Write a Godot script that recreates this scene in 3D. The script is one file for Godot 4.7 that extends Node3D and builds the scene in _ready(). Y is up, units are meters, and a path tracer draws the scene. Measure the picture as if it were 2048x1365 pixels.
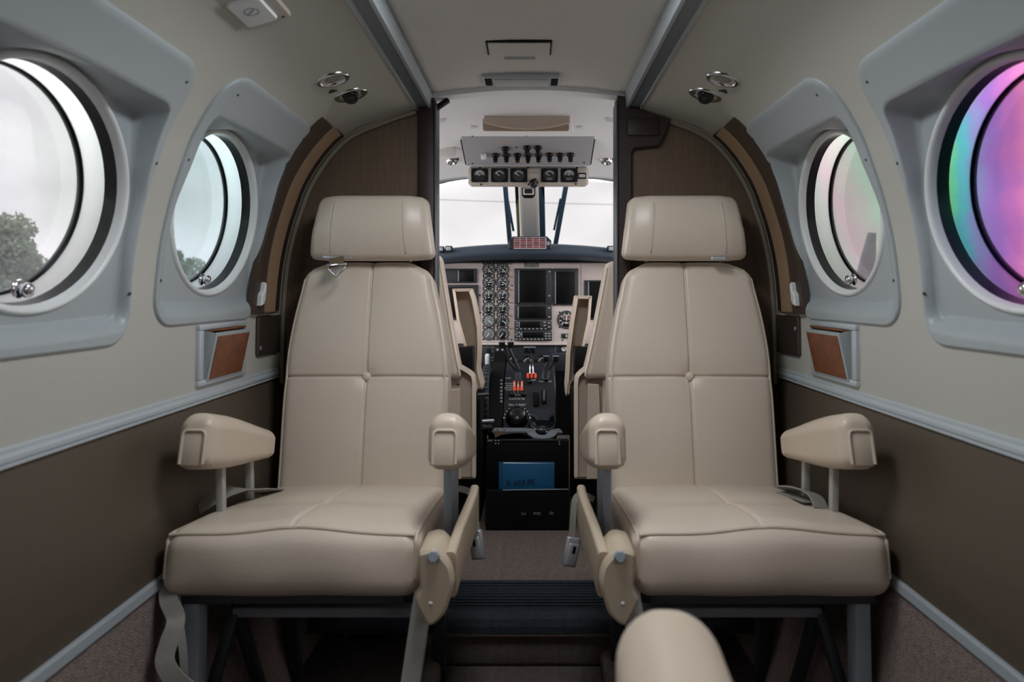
extends Node3D
# A small turboprop cabin looking forward to the flight deck. Units: metres. Camera at x 0, eye height EYE, looking along -z.

const EYE := 0.88
const FPX := 1250.0
const PX := 1062.0
const PY := 585.0
const CX := -0.0065      # centre line of the cabin
var M := {}
var taken := {}


func _ready() -> void:
	camera_and_light()
	materials()
	shell()
	windows()
	ceiling_fittings()
	wall_fittings()
	partition()
	cabin_seats()
	flight_deck()
	pedestal()
	floor_items()
	outdoors()


func camera_and_light() -> void:
	var cam := Camera3D.new()
	cam.name = "camera"
	cam.near = 0.02
	cam.far = 2000.0
	cam.projection = Camera3D.PROJECTION_FRUSTUM
	cam.size = 0.02 * 1365.0 / FPX
	cam.frustum_offset = Vector2(-(PX - 1024.0), -(682.5 - PY)) / FPX * 0.02
	cam.position = Vector3(0, EYE, 0)
	var lens := CameraAttributesPhysical.new()
	lens.frustum_focal_length = 22.0
	lens.frustum_near = 0.02
	lens.frustum_far = 2000.0
	lens.exposure_aperture = 4.0
	lens.frustum_focus_distance = 1.75
	cam.attributes = lens
	add_child(cam)
	cam.current = true
	var env := Environment.new()
	env.background_mode = Environment.BG_SKY
	var sky := Sky.new()
	var pano := PanoramaSkyMaterial.new()
	pano.panorama = ImageTexture.create_from_image(cloud_image())
	pano.energy_multiplier = 1.0
	sky.sky_material = pano
	env.sky = sky
	env.background_energy_multiplier = 5.2
	env.tonemap_mode = Environment.TONE_MAPPER_LINEAR
	env.tonemap_exposure = 1.0
	env.sdfgi_enabled = true
	env.ssao_enabled = true
	env.ssil_enabled = true
	var we := WorldEnvironment.new()
	we.name = "environment"
	we.environment = env
	add_child(we)


func cloud_image() -> Image:
	var w := 512
	var h := 256
	var im := Image.create(w, h, false, Image.FORMAT_RGBF)
	var n := FastNoiseLite.new()
	n.seed = 4
	n.frequency = 1.1
	n.fractal_octaves = 5
	for j in h:
		var el := (0.5 - (j + 0.5) / h) * PI
		for i in w:
			var a := (i + 0.5) / w * TAU
			var v := Vector3(cos(a) * cos(el), sin(el) * 2.6, sin(a) * cos(el))
			var c := n.get_noise_3dv(v * 1.6) * 0.5 + 0.5
			var b: float = lerpf(0.72, 1.06, smoothstep(0.3, 0.72, c))
			if el < 0:
				b = 0.5
			im.set_pixel(i, j, Color(b * 1.0, b * 0.98, b * 0.985))
	return im


# ---------------------------------------------------------------- helpers
class G:
	var st := SurfaceTool.new()
	var n := 0
	func _init() -> void:
		st.begin(Mesh.PRIMITIVE_TRIANGLES)
		st.set_smooth_group(0)
	func smooth(k: int) -> G:
		st.set_smooth_group(k)
		return self
	func tri(a: Vector3, b: Vector3, c: Vector3) -> void:
		st.add_vertex(a); st.add_vertex(b); st.add_vertex(c)
		n += 3
	func quad(a: Vector3, b: Vector3, c: Vector3, d: Vector3) -> void:
		tri(a, b, c); tri(a, c, d)
	func mesh() -> ArrayMesh:
		st.generate_normals()
		st.index()
		return st.commit()
	static func axis(h: float, r: float, n_: int, k: int, extra: Array = []) -> Array:
		var p := []
		var q := h - r
		for i in k:
			p.append(-q - r * tan((k - i) / float(k) * PI / 4))
		for i in n_ + 1:
			p.append(-q + 2 * q * i / n_)
		for i in k:
			p.append(q + r * tan((i + 1) / float(k) * PI / 4))
		for e in extra:
			if absf(e) < q - 1e-4 and not p.any(func(o): return absf(o - e) < 1e-4):
				p.append(e)
		p.sort()
		return p
	# a box with rounded edges, bent by warp
	func rbox(xf: Transform3D, size: Vector3, r: float, warp: Variant = null, nx := 1, ny := 1, nz := 1, k := 1, ex: Array = [], ey: Array = [], ez: Array = []) -> G:
		var h := size / 2
		r = minf(r, minf(h.x, minf(h.y, h.z)) * 0.999)
		var ax := [axis(h.x, r, nx, k, ex), axis(h.y, r, ny, k, ey), axis(h.z, r, nz, k, ez)]
		var q := h - Vector3(r, r, r)
		for f in 3:
			var u := (f + 1) % 3
			var v := (f + 2) % 3
			for s in [-1.0, 1.0]:
				var rows := []
				for a in ax[u]:
					var row := PackedVector3Array()
					for b in ax[v]:
						var p := Vector3()
						p[f] = s * h[f]; p[u] = a; p[v] = b
						var inner := p.clamp(-q, q)
						var o := inner + (p - inner).normalized() * r
						if warp != null:
							o = warp.call(o)
						row.append(xf * o)
					rows.append(row)
				for i in rows.size() - 1:
					for j in rows[i].size() - 1:
						if s < 0:
							quad(rows[i][j], rows[i + 1][j], rows[i + 1][j + 1], rows[i][j + 1])
						else:
							quad(rows[i][j], rows[i][j + 1], rows[i + 1][j + 1], rows[i + 1][j])
		return self
	func box(a: Vector3, b: Vector3, r := 0.002) -> G:
		var lo := a.min(b)
		var hi := a.max(b)
		return rbox(Transform3D(Basis(), (lo + hi) / 2), hi - lo, r)
	func bar(a: Vector3, b: Vector3, w: float, t: float, side := Vector3.RIGHT, r := 0.0015) -> G:
		var y := (b - a).normalized()
		var x := (side - y * side.dot(y)).normalized()
		return rbox(Transform3D(Basis(x, y, x.cross(y)), (a + b) / 2), Vector3(w, a.distance_to(b), t), r)
	# sec: points of the section (side, up); path swept with the given up vector
	func sweep(path: PackedVector3Array, sec: PackedVector2Array, up: Vector3, loop := false, caps := true, round_ := false) -> G:
		var rings := []
		var m := path.size()
		for i in m:
			var a := path[(i - 1 + m) % m] if loop or i > 0 else path[i]
			var b := path[(i + 1) % m] if loop or i < m - 1 else path[i]
			var t := (b - a).normalized()
			var side := t.cross(up)
			side = side.normalized() if side.length() > 1e-4 else t.cross(Vector3(0.3, 0.5, 0.8)).normalized()
			var u2 := side.cross(t)
			var ring := PackedVector3Array()
			for s in sec:
				ring.append(path[i] + side * s.x + u2 * s.y)
			rings.append(ring)
		var c := sec.size()
		for j in c:
			st.set_smooth_group(0 if round_ else 10 + j)
			for i in (m if loop else m - 1):
				var p: PackedVector3Array = rings[i]
				var q: PackedVector3Array = rings[(i + 1) % m]
				quad(p[j], q[j], q[(j + 1) % c], p[(j + 1) % c])
		if caps and not loop:
			st.set_smooth_group(-1)
			var ix := Geometry2D.triangulate_polygon(sec)
			for k in range(0, ix.size(), 3):
				tri(rings[0][ix[k]], rings[0][ix[k + 1]], rings[0][ix[k + 2]])
				tri(rings[m - 1][ix[k]], rings[m - 1][ix[k + 2]], rings[m - 1][ix[k + 1]])
		st.set_smooth_group(0)
		return self
	func tube(path: PackedVector3Array, r: float, sides := 8, loop := false) -> G:
		var sec := PackedVector2Array()
		for i in sides:
			sec.append(Vector2(cos(TAU * i / sides), sin(TAU * i / sides)) * r)
		var d := (path[path.size() - 1] - path[0]).normalized() if not loop else (path[1] - path[0]).cross(path[2] - path[1]).normalized()
		var up := d if loop else (Vector3(0.31, 0.77, 0.55) if absf(d.dot(Vector3(0.31, 0.77, 0.55).normalized())) < 0.8 else Vector3(0.9, 0.1, -0.4))
		return sweep(path, sec, up.normalized() if up.length() > 0.01 else Vector3.UP, loop, true, true)
	func ribbon(path: PackedVector3Array, w: float, t: float, up: Vector3) -> G:
		return sweep(path, PackedVector2Array([Vector2(-w / 2, -t / 2), Vector2(w / 2, -t / 2), Vector2(w / 2, t / 2), Vector2(-w / 2, t / 2)]), up)
	# profile: (radius, height along local z)
	func lathe(xf: Transform3D, prof: Array, sides := 24, flat := false) -> G:
		for k in prof.size() - 1:
			st.set_smooth_group(20 + k if flat else 0)
			for i in sides:
				var a := TAU * i / sides
				var b := TAU * ((i + 1) % sides) / sides
				var p: Vector2 = prof[k]
				var q: Vector2 = prof[k + 1]
				var p0 := xf * Vector3(cos(a) * p.x, sin(a) * p.x, p.y)
				var p1 := xf * Vector3(cos(b) * p.x, sin(b) * p.x, p.y)
				var q0 := xf * Vector3(cos(a) * q.x, sin(a) * q.x, q.y)
				var q1 := xf * Vector3(cos(b) * q.x, sin(b) * q.x, q.y)
				if p.x < 1e-6:
					tri(p0, q0, q1)
				elif q.x < 1e-6:
					tri(p0, q0, p1)
				else:
					quad(p0, q0, q1, p1)
		st.set_smooth_group(0)
		return self
	# polygon in local xy, from z 0 to z depth, front edge bevelled
	func prism(xf: Transform3D, poly: PackedVector2Array, depth: float, bevel := 0.0, round_ := false) -> G:
		if Geometry2D.is_polygon_clockwise(poly):
			poly = poly.duplicate()
			poly.reverse()
		var c := poly.size()
		var ins := PackedVector2Array()
		for i in c:
			var d0 := (poly[i] - poly[(i - 1 + c) % c]).normalized()
			var d1 := (poly[(i + 1) % c] - poly[i]).normalized()
			var n0 := Vector2(-d0.y, d0.x)
			var n1 := Vector2(-d1.y, d1.x)
			var bis := (n0 + n1)
			bis = bis / maxf(0.3, bis.length_squared() / 2.0)
			ins.append(poly[i] + bis * bevel)
		var sg := -1 if not round_ else 3
		var zb := depth - signf(depth) * bevel
		var flip := depth < 0
		var lay := [[poly, 0.0], [poly, zb]]
		if bevel > 0:
			lay.append([ins, depth])
		for k in lay.size() - 1:
			st.set_smooth_group(sg + k if round_ else -1)
			for i in c:
				var j := (i + 1) % c
				var a := xf * Vector3(lay[k][0][i].x, lay[k][0][i].y, lay[k][1])
				var b := xf * Vector3(lay[k][0][j].x, lay[k][0][j].y, lay[k][1])
				var e := xf * Vector3(lay[k + 1][0][j].x, lay[k + 1][0][j].y, lay[k + 1][1])
				var f := xf * Vector3(lay[k + 1][0][i].x, lay[k + 1][0][i].y, lay[k + 1][1])
				if flip:
					quad(a, b, e, f)
				else:
					quad(a, f, e, b)
		st.set_smooth_group(-1)
		var ends := [lay[0], lay[lay.size() - 1]]
		for e in 2:
			var ix := Geometry2D.triangulate_polygon(ends[e][0])
			for k in range(0, ix.size(), 3):
				var t := []
				for o in 3:
					t.append(xf * Vector3(ends[e][0][ix[k + o]].x, ends[e][0][ix[k + o]].y, ends[e][1]))
				var cross2: float = (ends[e][0][ix[k + 1]] - ends[e][0][ix[k]]).cross(ends[e][0][ix[k + 2]] - ends[e][0][ix[k]])
				var ccw_out := (e == 1) != flip
				if (cross2 > 0) == ccw_out:
					tri(t[0], t[2], t[1])
				else:
					tri(t[0], t[1], t[2])
		st.set_smooth_group(0)
		return self
	func grid(rows: Array, flip := false) -> G:
		for i in rows.size() - 1:
			for j in rows[i].size() - 1:
				if flip:
					quad(rows[i][j], rows[i + 1][j], rows[i + 1][j + 1], rows[i][j + 1])
				else:
					quad(rows[i][j], rows[i][j + 1], rows[i + 1][j + 1], rows[i + 1][j])
		return self


func at(x: float, y: float, d: float) -> Vector3:
	return Vector3((x - PX) * d / FPX, EYE - (y - PY) * d / FPX, -d)


func v3(x: float, y: float, d: float) -> Vector3:   # x, height relative to the eye, distance ahead
	return Vector3(x, EYE + y, -d)


func numbered(n: String, parent: Node) -> String:
	var key := str(parent.get_instance_id()) + n
	taken[key] = taken.get(key, -1) + 1
	return n if taken[key] == 0 else "%s_%03d" % [n, taken[key]]


func meta(o: Node3D, label: String, category: String, group := "", kind := "") -> Node3D:
	if label: o.set_meta("label", label)
	if category: o.set_meta("category", category)
	if group: o.set_meta("group", group)
	if kind: o.set_meta("kind", kind)
	return o


func thing(called: String, label: String, category: String, base: Vector3, group := "", kind := "") -> Node3D:
	var o := Node3D.new()
	o.name = numbered(called, self)
	add_child(o, true)
	o.position = base
	return meta(o, label, category, group, kind)


func part(called: String, g: Variant, mat: Material, parent: Node3D = self, xf := Transform3D(), label := "") -> MeshInstance3D:
	var o := MeshInstance3D.new()
	o.mesh = g.mesh() if g is G else g
	o.material_override = mat
	o.name = numbered(called, parent)
	parent.add_child(o, true)
	var inv := Transform3D()
	if parent != self:
		inv = world_of(parent).affine_inverse()
	o.transform = inv * xf
	if label: o.set_meta("label", label)
	return o


func world_of(n: Node) -> Transform3D:
	var t := Transform3D()
	while n != self and n is Node3D:
		t = n.transform * t
		n = n.get_parent()
	return t


func single(called: String, label: String, category: String, g: Variant, mat: Material, group := "", kind := "") -> MeshInstance3D:
	var o := part(called, g, mat)
	meta(o, label, category, group, kind)
	return o


func frame_of(pos: Vector3, z: Vector3, up := Vector3.UP) -> Transform3D:   # local z along z
	z = z.normalized()
	var x := up.cross(z)
	x = x.normalized() if x.length() > 1e-4 else Vector3.RIGHT
	return Transform3D(Basis(x, z.cross(x), z), pos)


func letters(s: String, xf: Transform3D, height: float, mat: Material, parent: Node3D, called := "lettering", font := "Droid Sans") -> MeshInstance3D:
	var t := TextMesh.new()
	var f := SystemFont.new()
	f.font_names = PackedStringArray([font])
	t.font = f
	t.text = s
	t.font_size = 32
	t.pixel_size = height / 32.0 * 1.35
	t.depth = 0.0006
	t.curve_step = 2.0
	return part(called, t, mat, parent, xf)


func rrect(w: float, h: float, r: float, k := 5) -> PackedVector2Array:
	var p := PackedVector2Array()
	for c in 4:
		var o := Vector2([1, -1, -1, 1][c] * (w / 2 - r), [1, 1, -1, -1][c] * (h / 2 - r))
		for i in k + 1:
			var a := PI / 2 * c + PI / 2 * i / k
			p.append(o + Vector2(cos(a), sin(a)) * r)
	return p


# ---------------------------------------------------------------- materials
func col(r: float, g: float, b: float) -> Color:
	return Color(r / 255.0, g / 255.0, b / 255.0)


func noise_tex(type: int, freq: float, seed_: int, normal: bool, strength := 4.0, size := 512) -> NoiseTexture2D:
	var n := FastNoiseLite.new()
	n.noise_type = type
	n.frequency = freq
	n.seed = seed_
	n.fractal_octaves = 4
	if type == FastNoiseLite.TYPE_CELLULAR:
		n.cellular_return_type = FastNoiseLite.RETURN_DISTANCE2_SUB
		n.fractal_type = FastNoiseLite.FRACTAL_NONE
	var t := NoiseTexture2D.new()
	t.width = size
	t.height = size
	t.seamless = true
	t.as_normal_map = normal
	t.bump_strength = strength
	t.noise = n
	return t


func mat(c: Color, rough := 0.5, metal := 0.0, spec := 0.5) -> StandardMaterial3D:
	var m := StandardMaterial3D.new()
	m.albedo_color = c
	m.roughness = rough
	m.metallic = metal
	m.metallic_specular = spec
	return m


func relief(m: StandardMaterial3D, t: Texture2D, scale: float, amount: float) -> StandardMaterial3D:
	m.normal_enabled = true
	m.normal_texture = t
	m.normal_scale = amount
	m.uv1_triplanar = true
	m.uv1_scale = Vector3.ONE * scale
	return m


func grain_image(dark: Color, light: Color, seed_: int, along: float, across: float, size := 512) -> ImageTexture:
	var im := Image.create(size, size, false, Image.FORMAT_RGB8)
	var n := FastNoiseLite.new()
	n.seed = seed_
	n.frequency = 1.0
	n.fractal_octaves = 4
	var n2 := FastNoiseLite.new()
	n2.seed = seed_ + 9
	n2.frequency = 1.0
	for j in size:
		for i in size:
			var x := float(i) / size
			var y := float(j) / size
			var a := TAU * x
			var q := n.get_noise_3d(cos(a) * across / TAU, sin(a) * across / TAU, absf(y - 0.5) * along) * 0.5 + 0.5
			var fine := n2.get_noise_3d(cos(a) * across * 4 / TAU, sin(a) * across * 4 / TAU, absf(y - 0.5) * along * 2.0) * 0.5 + 0.5
			im.set_pixel(i, j, dark.lerp(light, clampf(q * 0.65 + fine * 0.45 - 0.05, 0, 1)))
	return ImageTexture.create_from_image(im)


func speckle(dark: Color, light: Color, seed_: int, f1: float, f2: float, size := 512) -> ImageTexture:
	var im := Image.create(size, size, false, Image.FORMAT_RGB8)
	var n := FastNoiseLite.new()
	n.seed = seed_
	n.frequency = f1
	n.fractal_octaves = 3
	var rng := RandomNumberGenerator.new()
	rng.seed = seed_
	for j in size:
		for i in size:
			var q := n.get_noise_2d(i, j) * 0.5 + 0.5
			im.set_pixel(i, j, dark.lerp(light, clampf(q * (1 - f2) + rng.randf() * f2, 0, 1)))
	return ImageTexture.create_from_image(im)


func materials() -> void:
	var leather_n := noise_tex(FastNoiseLite.TYPE_CELLULAR, 0.05, 3, true, 3.0)
	var soft_n := noise_tex(FastNoiseLite.TYPE_SIMPLEX_SMOOTH, 0.02, 5, true, 3.0)
	var fine_n := noise_tex(FastNoiseLite.TYPE_SIMPLEX, 0.09, 8, true, 6.0)
	M.leather = relief(mat(col(213, 199, 184), 0.36), leather_n, 9.0, 0.25)
	M.leather_arm = relief(mat(col(208, 192, 175), 0.38), leather_n, 9.0, 0.25)
	M.piping = mat(col(204, 190, 172), 0.45)
	M.seam = mat(col(172, 150, 126), 0.6)
	M.vinyl = relief(mat(col(188, 187, 180), 0.55, 0.0, 0.4), fine_n, 6.0, 0.12)
	M.vinyl_lightened = relief(mat(col(226, 225, 221), 0.55, 0.0, 0.4), fine_n, 6.0, 0.12)  # lighter copy of the wall vinyl: missing ceiling light painted into the colour
	M.panel_white = relief(mat(col(168, 176, 181), 0.4), soft_n, 4.0, 0.1)
	M.ring_white = mat(col(228, 232, 234), 0.35)
	M.lower = relief(mat(col(86, 75, 64), 0.5), fine_n, 7.0, 0.18)
	M.rail = mat(col(126, 136, 146), 0.38, 0.35)
	M.rail_lip = mat(col(190, 200, 208), 0.3, 0.4)
	M.trim = mat(col(188, 196, 202), 0.38, 0.1)
	M.dark_brown = relief(mat(col(52, 38, 34), 0.45), fine_n, 6.0, 0.2)
	M.brown = mat(col(74, 61, 52), 0.5)
	M.tan = mat(col(152, 126, 100), 0.6)
	M.plate = mat(col(64, 54, 48), 0.5)
	M.laminate = mat(Color.WHITE, 0.5)
	M.laminate.albedo_texture = grain_image(col(84, 69, 55), col(132, 112, 93), 2, 2.0, 70.0)
	M.laminate.uv1_triplanar = true
	M.laminate.uv1_scale = Vector3(4, 4, 4)
	M.wood = mat(Color.WHITE, 0.25)
	M.wood.albedo_texture = grain_image(col(84, 40, 16), col(156, 88, 44), 12, 5.0, 7.0)
	M.wood.uv1_triplanar = true
	M.wood.uv1_scale = Vector3(5, 5, 5)
	M.wood.clearcoat_enabled = true
	M.wood.clearcoat = 0.5
	M.carpet = mat(Color.WHITE, 0.95, 0.0, 0.2)
	M.carpet.albedo_texture = speckle(col(92, 82, 78), col(160, 146, 138), 3, 0.02, 0.6)
	relief(M.carpet, noise_tex(FastNoiseLite.TYPE_SIMPLEX, 0.2, 18, true, 12.0), 5.0, 0.8)
	M.carpet_wall = mat(Color.WHITE, 0.95, 0.0, 0.2)
	M.carpet_wall.albedo_texture = speckle(col(112, 100, 96), col(192, 174, 166), 7, 0.03, 0.45)
	relief(M.carpet_wall, noise_tex(FastNoiseLite.TYPE_SIMPLEX, 0.12, 28, true, 12.0), 5.0, 0.9)
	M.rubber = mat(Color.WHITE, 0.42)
	M.rubber.albedo_texture = speckle(col(16, 26, 36), col(52, 66, 78), 61, 0.035, 0.25, 256)  # worn scuffs plus a bluish sheen painted into the colours
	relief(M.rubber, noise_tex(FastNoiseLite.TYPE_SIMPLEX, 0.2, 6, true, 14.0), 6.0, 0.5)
	M.gasket = mat(col(14, 15, 17), 0.22)
	M.spacer = mat(col(216, 220, 222), 0.25)
	M.spacer.backlight_enabled = true
	M.spacer.backlight = Color(1, 1, 1)
	M.pane_tint = mat(Color(0.4, 0.4, 0.4, 0.43), 0.03)
	M.pane_tint.transparency = BaseMaterial3D.TRANSPARENCY_ALPHA
	M.pane_tint.backlight_enabled = true
	M.pane_tint.backlight = Color(0.3, 0.3, 0.3)
	M.spacer_dark = mat(col(20, 26, 30), 0.3)
	M.chrome = mat(col(215, 215, 220), 0.12, 1.0)
	M.steel = mat(col(196, 198, 204), 0.35, 0.6)
	M.frame = mat(col(150, 160, 172), 0.45, 0.15)
	M.frame_dark = mat(col(70, 74, 80), 0.45, 0.5)
	M.post = mat(col(176, 176, 172), 0.4, 0.3)
	M.black = mat(col(10, 11, 13), 0.5, 0.0, 0.35)
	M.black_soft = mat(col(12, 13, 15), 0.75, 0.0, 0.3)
	M.screen = mat(col(3, 4, 6), 0.4, 0.0, 0.3)
	M.unit = mat(col(30, 34, 42), 0.45)
	M.key = mat(col(180, 184, 190), 0.5)
	M.gauge_face = mat(col(26, 28, 32), 0.3)
	M.gauge_grey = mat(col(118, 120, 124), 0.35)
	M.white = mat(col(226, 228, 230), 0.5)
	M.inst = relief(mat(col(200, 190, 188), 0.6), fine_n, 8.0, 0.1)
	M.subpanel = mat(col(36, 42, 54), 0.5)
	M.overhead = mat(col(166, 168, 177), 0.55)
	M.gauge_strip = mat(col(188, 182, 174), 0.55)
	M.headliner = relief(mat(col(240, 243, 248), 0.7), fine_n, 8.0, 0.15)
	M.visor_shaded = mat(col(172, 152, 138), 0.65)  # darker copy of visor: shade inside the overhead pocket painted in
	M.strip = mat(col(160, 168, 174), 0.4, 0.1)
	M.visor = mat(col(206, 190, 176), 0.6)
	M.glare = relief(mat(col(62, 76, 92), 0.55), fine_n, 8.0, 0.3)
	M.cable = mat(col(176, 168, 166), 0.7)
	M.fill_glow = mat(col(240, 242, 244), 0.5)  # glow of the added ceiling fill light
	M.fill_glow.emission_enabled = true
	M.fill_glow.emission = col(240, 244, 248)
	M.fill_glow.emission_energy_multiplier = 1.2
	M.welt = mat(col(136, 128, 115), 0.5)
	M.red = mat(col(122, 46, 54), 0.5)
	M.red_dark = mat(col(92, 38, 46), 0.5)
	M.red_pale = mat(col(140, 66, 72), 0.5)
	M.orange = mat(col(246, 96, 66), 0.55)
	M.cream = mat(col(250, 206, 184), 0.55)
	M.blue_book = mat(col(22, 92, 136), 0.5)
	M.paper = mat(col(224, 226, 232), 0.7)
	M.ink = mat(col(10, 20, 34), 0.6)
	M.belt = relief(mat(col(150, 146, 140), 0.7), noise_tex(FastNoiseLite.TYPE_SIMPLEX, 0.3, 31, true, 8.0), 10.0, 0.5)
	M.belt_brown = mat(col(104, 90, 68), 0.8)
	M.screw = mat(col(86, 88, 92), 0.35, 0.7)
	M.shroud = mat(col(202, 186, 164), 0.4)
	M.post_white = mat(col(226, 220, 212), 0.5)
	M.wiper = mat(col(58, 84, 104), 0.5)
	M.seal = mat(col(150, 150, 96), 0.6)
	M.knob = mat(col(16, 17, 20), 0.25)
	M.sign_grey = mat(col(196, 198, 202), 0.5)
	M.lens = mat(col(140, 140, 136), 0.2)
	M.glass = mat(Color(0.9, 0.95, 1.0, 0.03), 0.02)
	M.glass.transparency = BaseMaterial3D.TRANSPARENCY_ALPHA
	M.shield = mat(Color(0.05, 0.05, 0.05, 0.8), 0.02, 0.0, 0.2)
	M.shield.transparency = BaseMaterial3D.TRANSPARENCY_ALPHA


# ---------------------------------------------------------------- the cabin section
# half section of the cabin wall, (distance from the centre line, height from the eye), from chair rail to ceiling rail
const SECTION := [[0.649, -0.24], [0.647, -0.2], [0.6455, -0.12], [0.6435, -0.045], [0.6375, 0.032], [0.6305, 0.084], [0.6195, 0.137], [0.6085, 0.177], [0.5945, 0.219], [0.579, 0.262],
	[0.5605, 0.298], [0.5385, 0.333], [0.5095, 0.37], [0.4775, 0.401], [0.4395, 0.424], [0.4015, 0.438], [0.345, 0.456], [0.284, 0.474]]
const PITCH := 0.4555
const W0 := 1.276        # distance of the far cabin window's centre
const WY := 0.161


func mag(y: float) -> float:
	for i in SECTION.size() - 1:
		if y <= SECTION[i + 1][1] or i == SECTION.size() - 2:
			var p0: Array = SECTION[maxi(i - 1, 0)]
			var p1: Array = SECTION[i]
			var p2: Array = SECTION[i + 1]
			var p3: Array = SECTION[mini(i + 2, SECTION.size() - 1)]
			var t: float = clampf((y - p1[1]) / (p2[1] - p1[1]), -1.0, 1.0)
			var m1: float = (p2[0] - p0[0]) / maxf(p2[1] - p0[1], 1e-5) * (p2[1] - p1[1])
			var m2: float = (p3[0] - p1[0]) / maxf(p3[1] - p1[1], 1e-5) * (p2[1] - p1[1])
			return (2 * t ** 3 - 3 * t ** 2 + 1) * p1[0] + (t ** 3 - 2 * t ** 2 + t) * m1 + (-2 * t ** 3 + 3 * t ** 2) * p2[0] + (t ** 3 - t ** 2) * m2
	return 0.3


func wall_at(s: float, y: float, d: float, out := 0.0) -> Vector3:   # a point of the wall, moved outwards by out
	var e := 0.004
	var n := Vector2(2 * e, mag(y - e) - mag(y + e)).normalized()
	return Vector3(CX + s * (mag(y) + n.x * out), EYE + y + n.y * out, -d)


func wall_normal(s: float, y: float) -> Vector3:   # towards the cabin
	var e := 0.004
	var n := Vector2(2 * e, mag(y - e) - mag(y + e)).normalized()
	return Vector3(-s * n.x, -n.y, 0)


func drop(d: float) -> float:   # the near windows sit a little lower
	return -0.0225 * clampf((W0 - d) / PITCH, -0.2, 1.0)


func plane_at(s: float, y: float, d: float) -> Vector3:   # the recessed plane in which the windows sit
	return Vector3(CX + s * (0.653 - 0.13 * y), EYE + y, -d)


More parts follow.
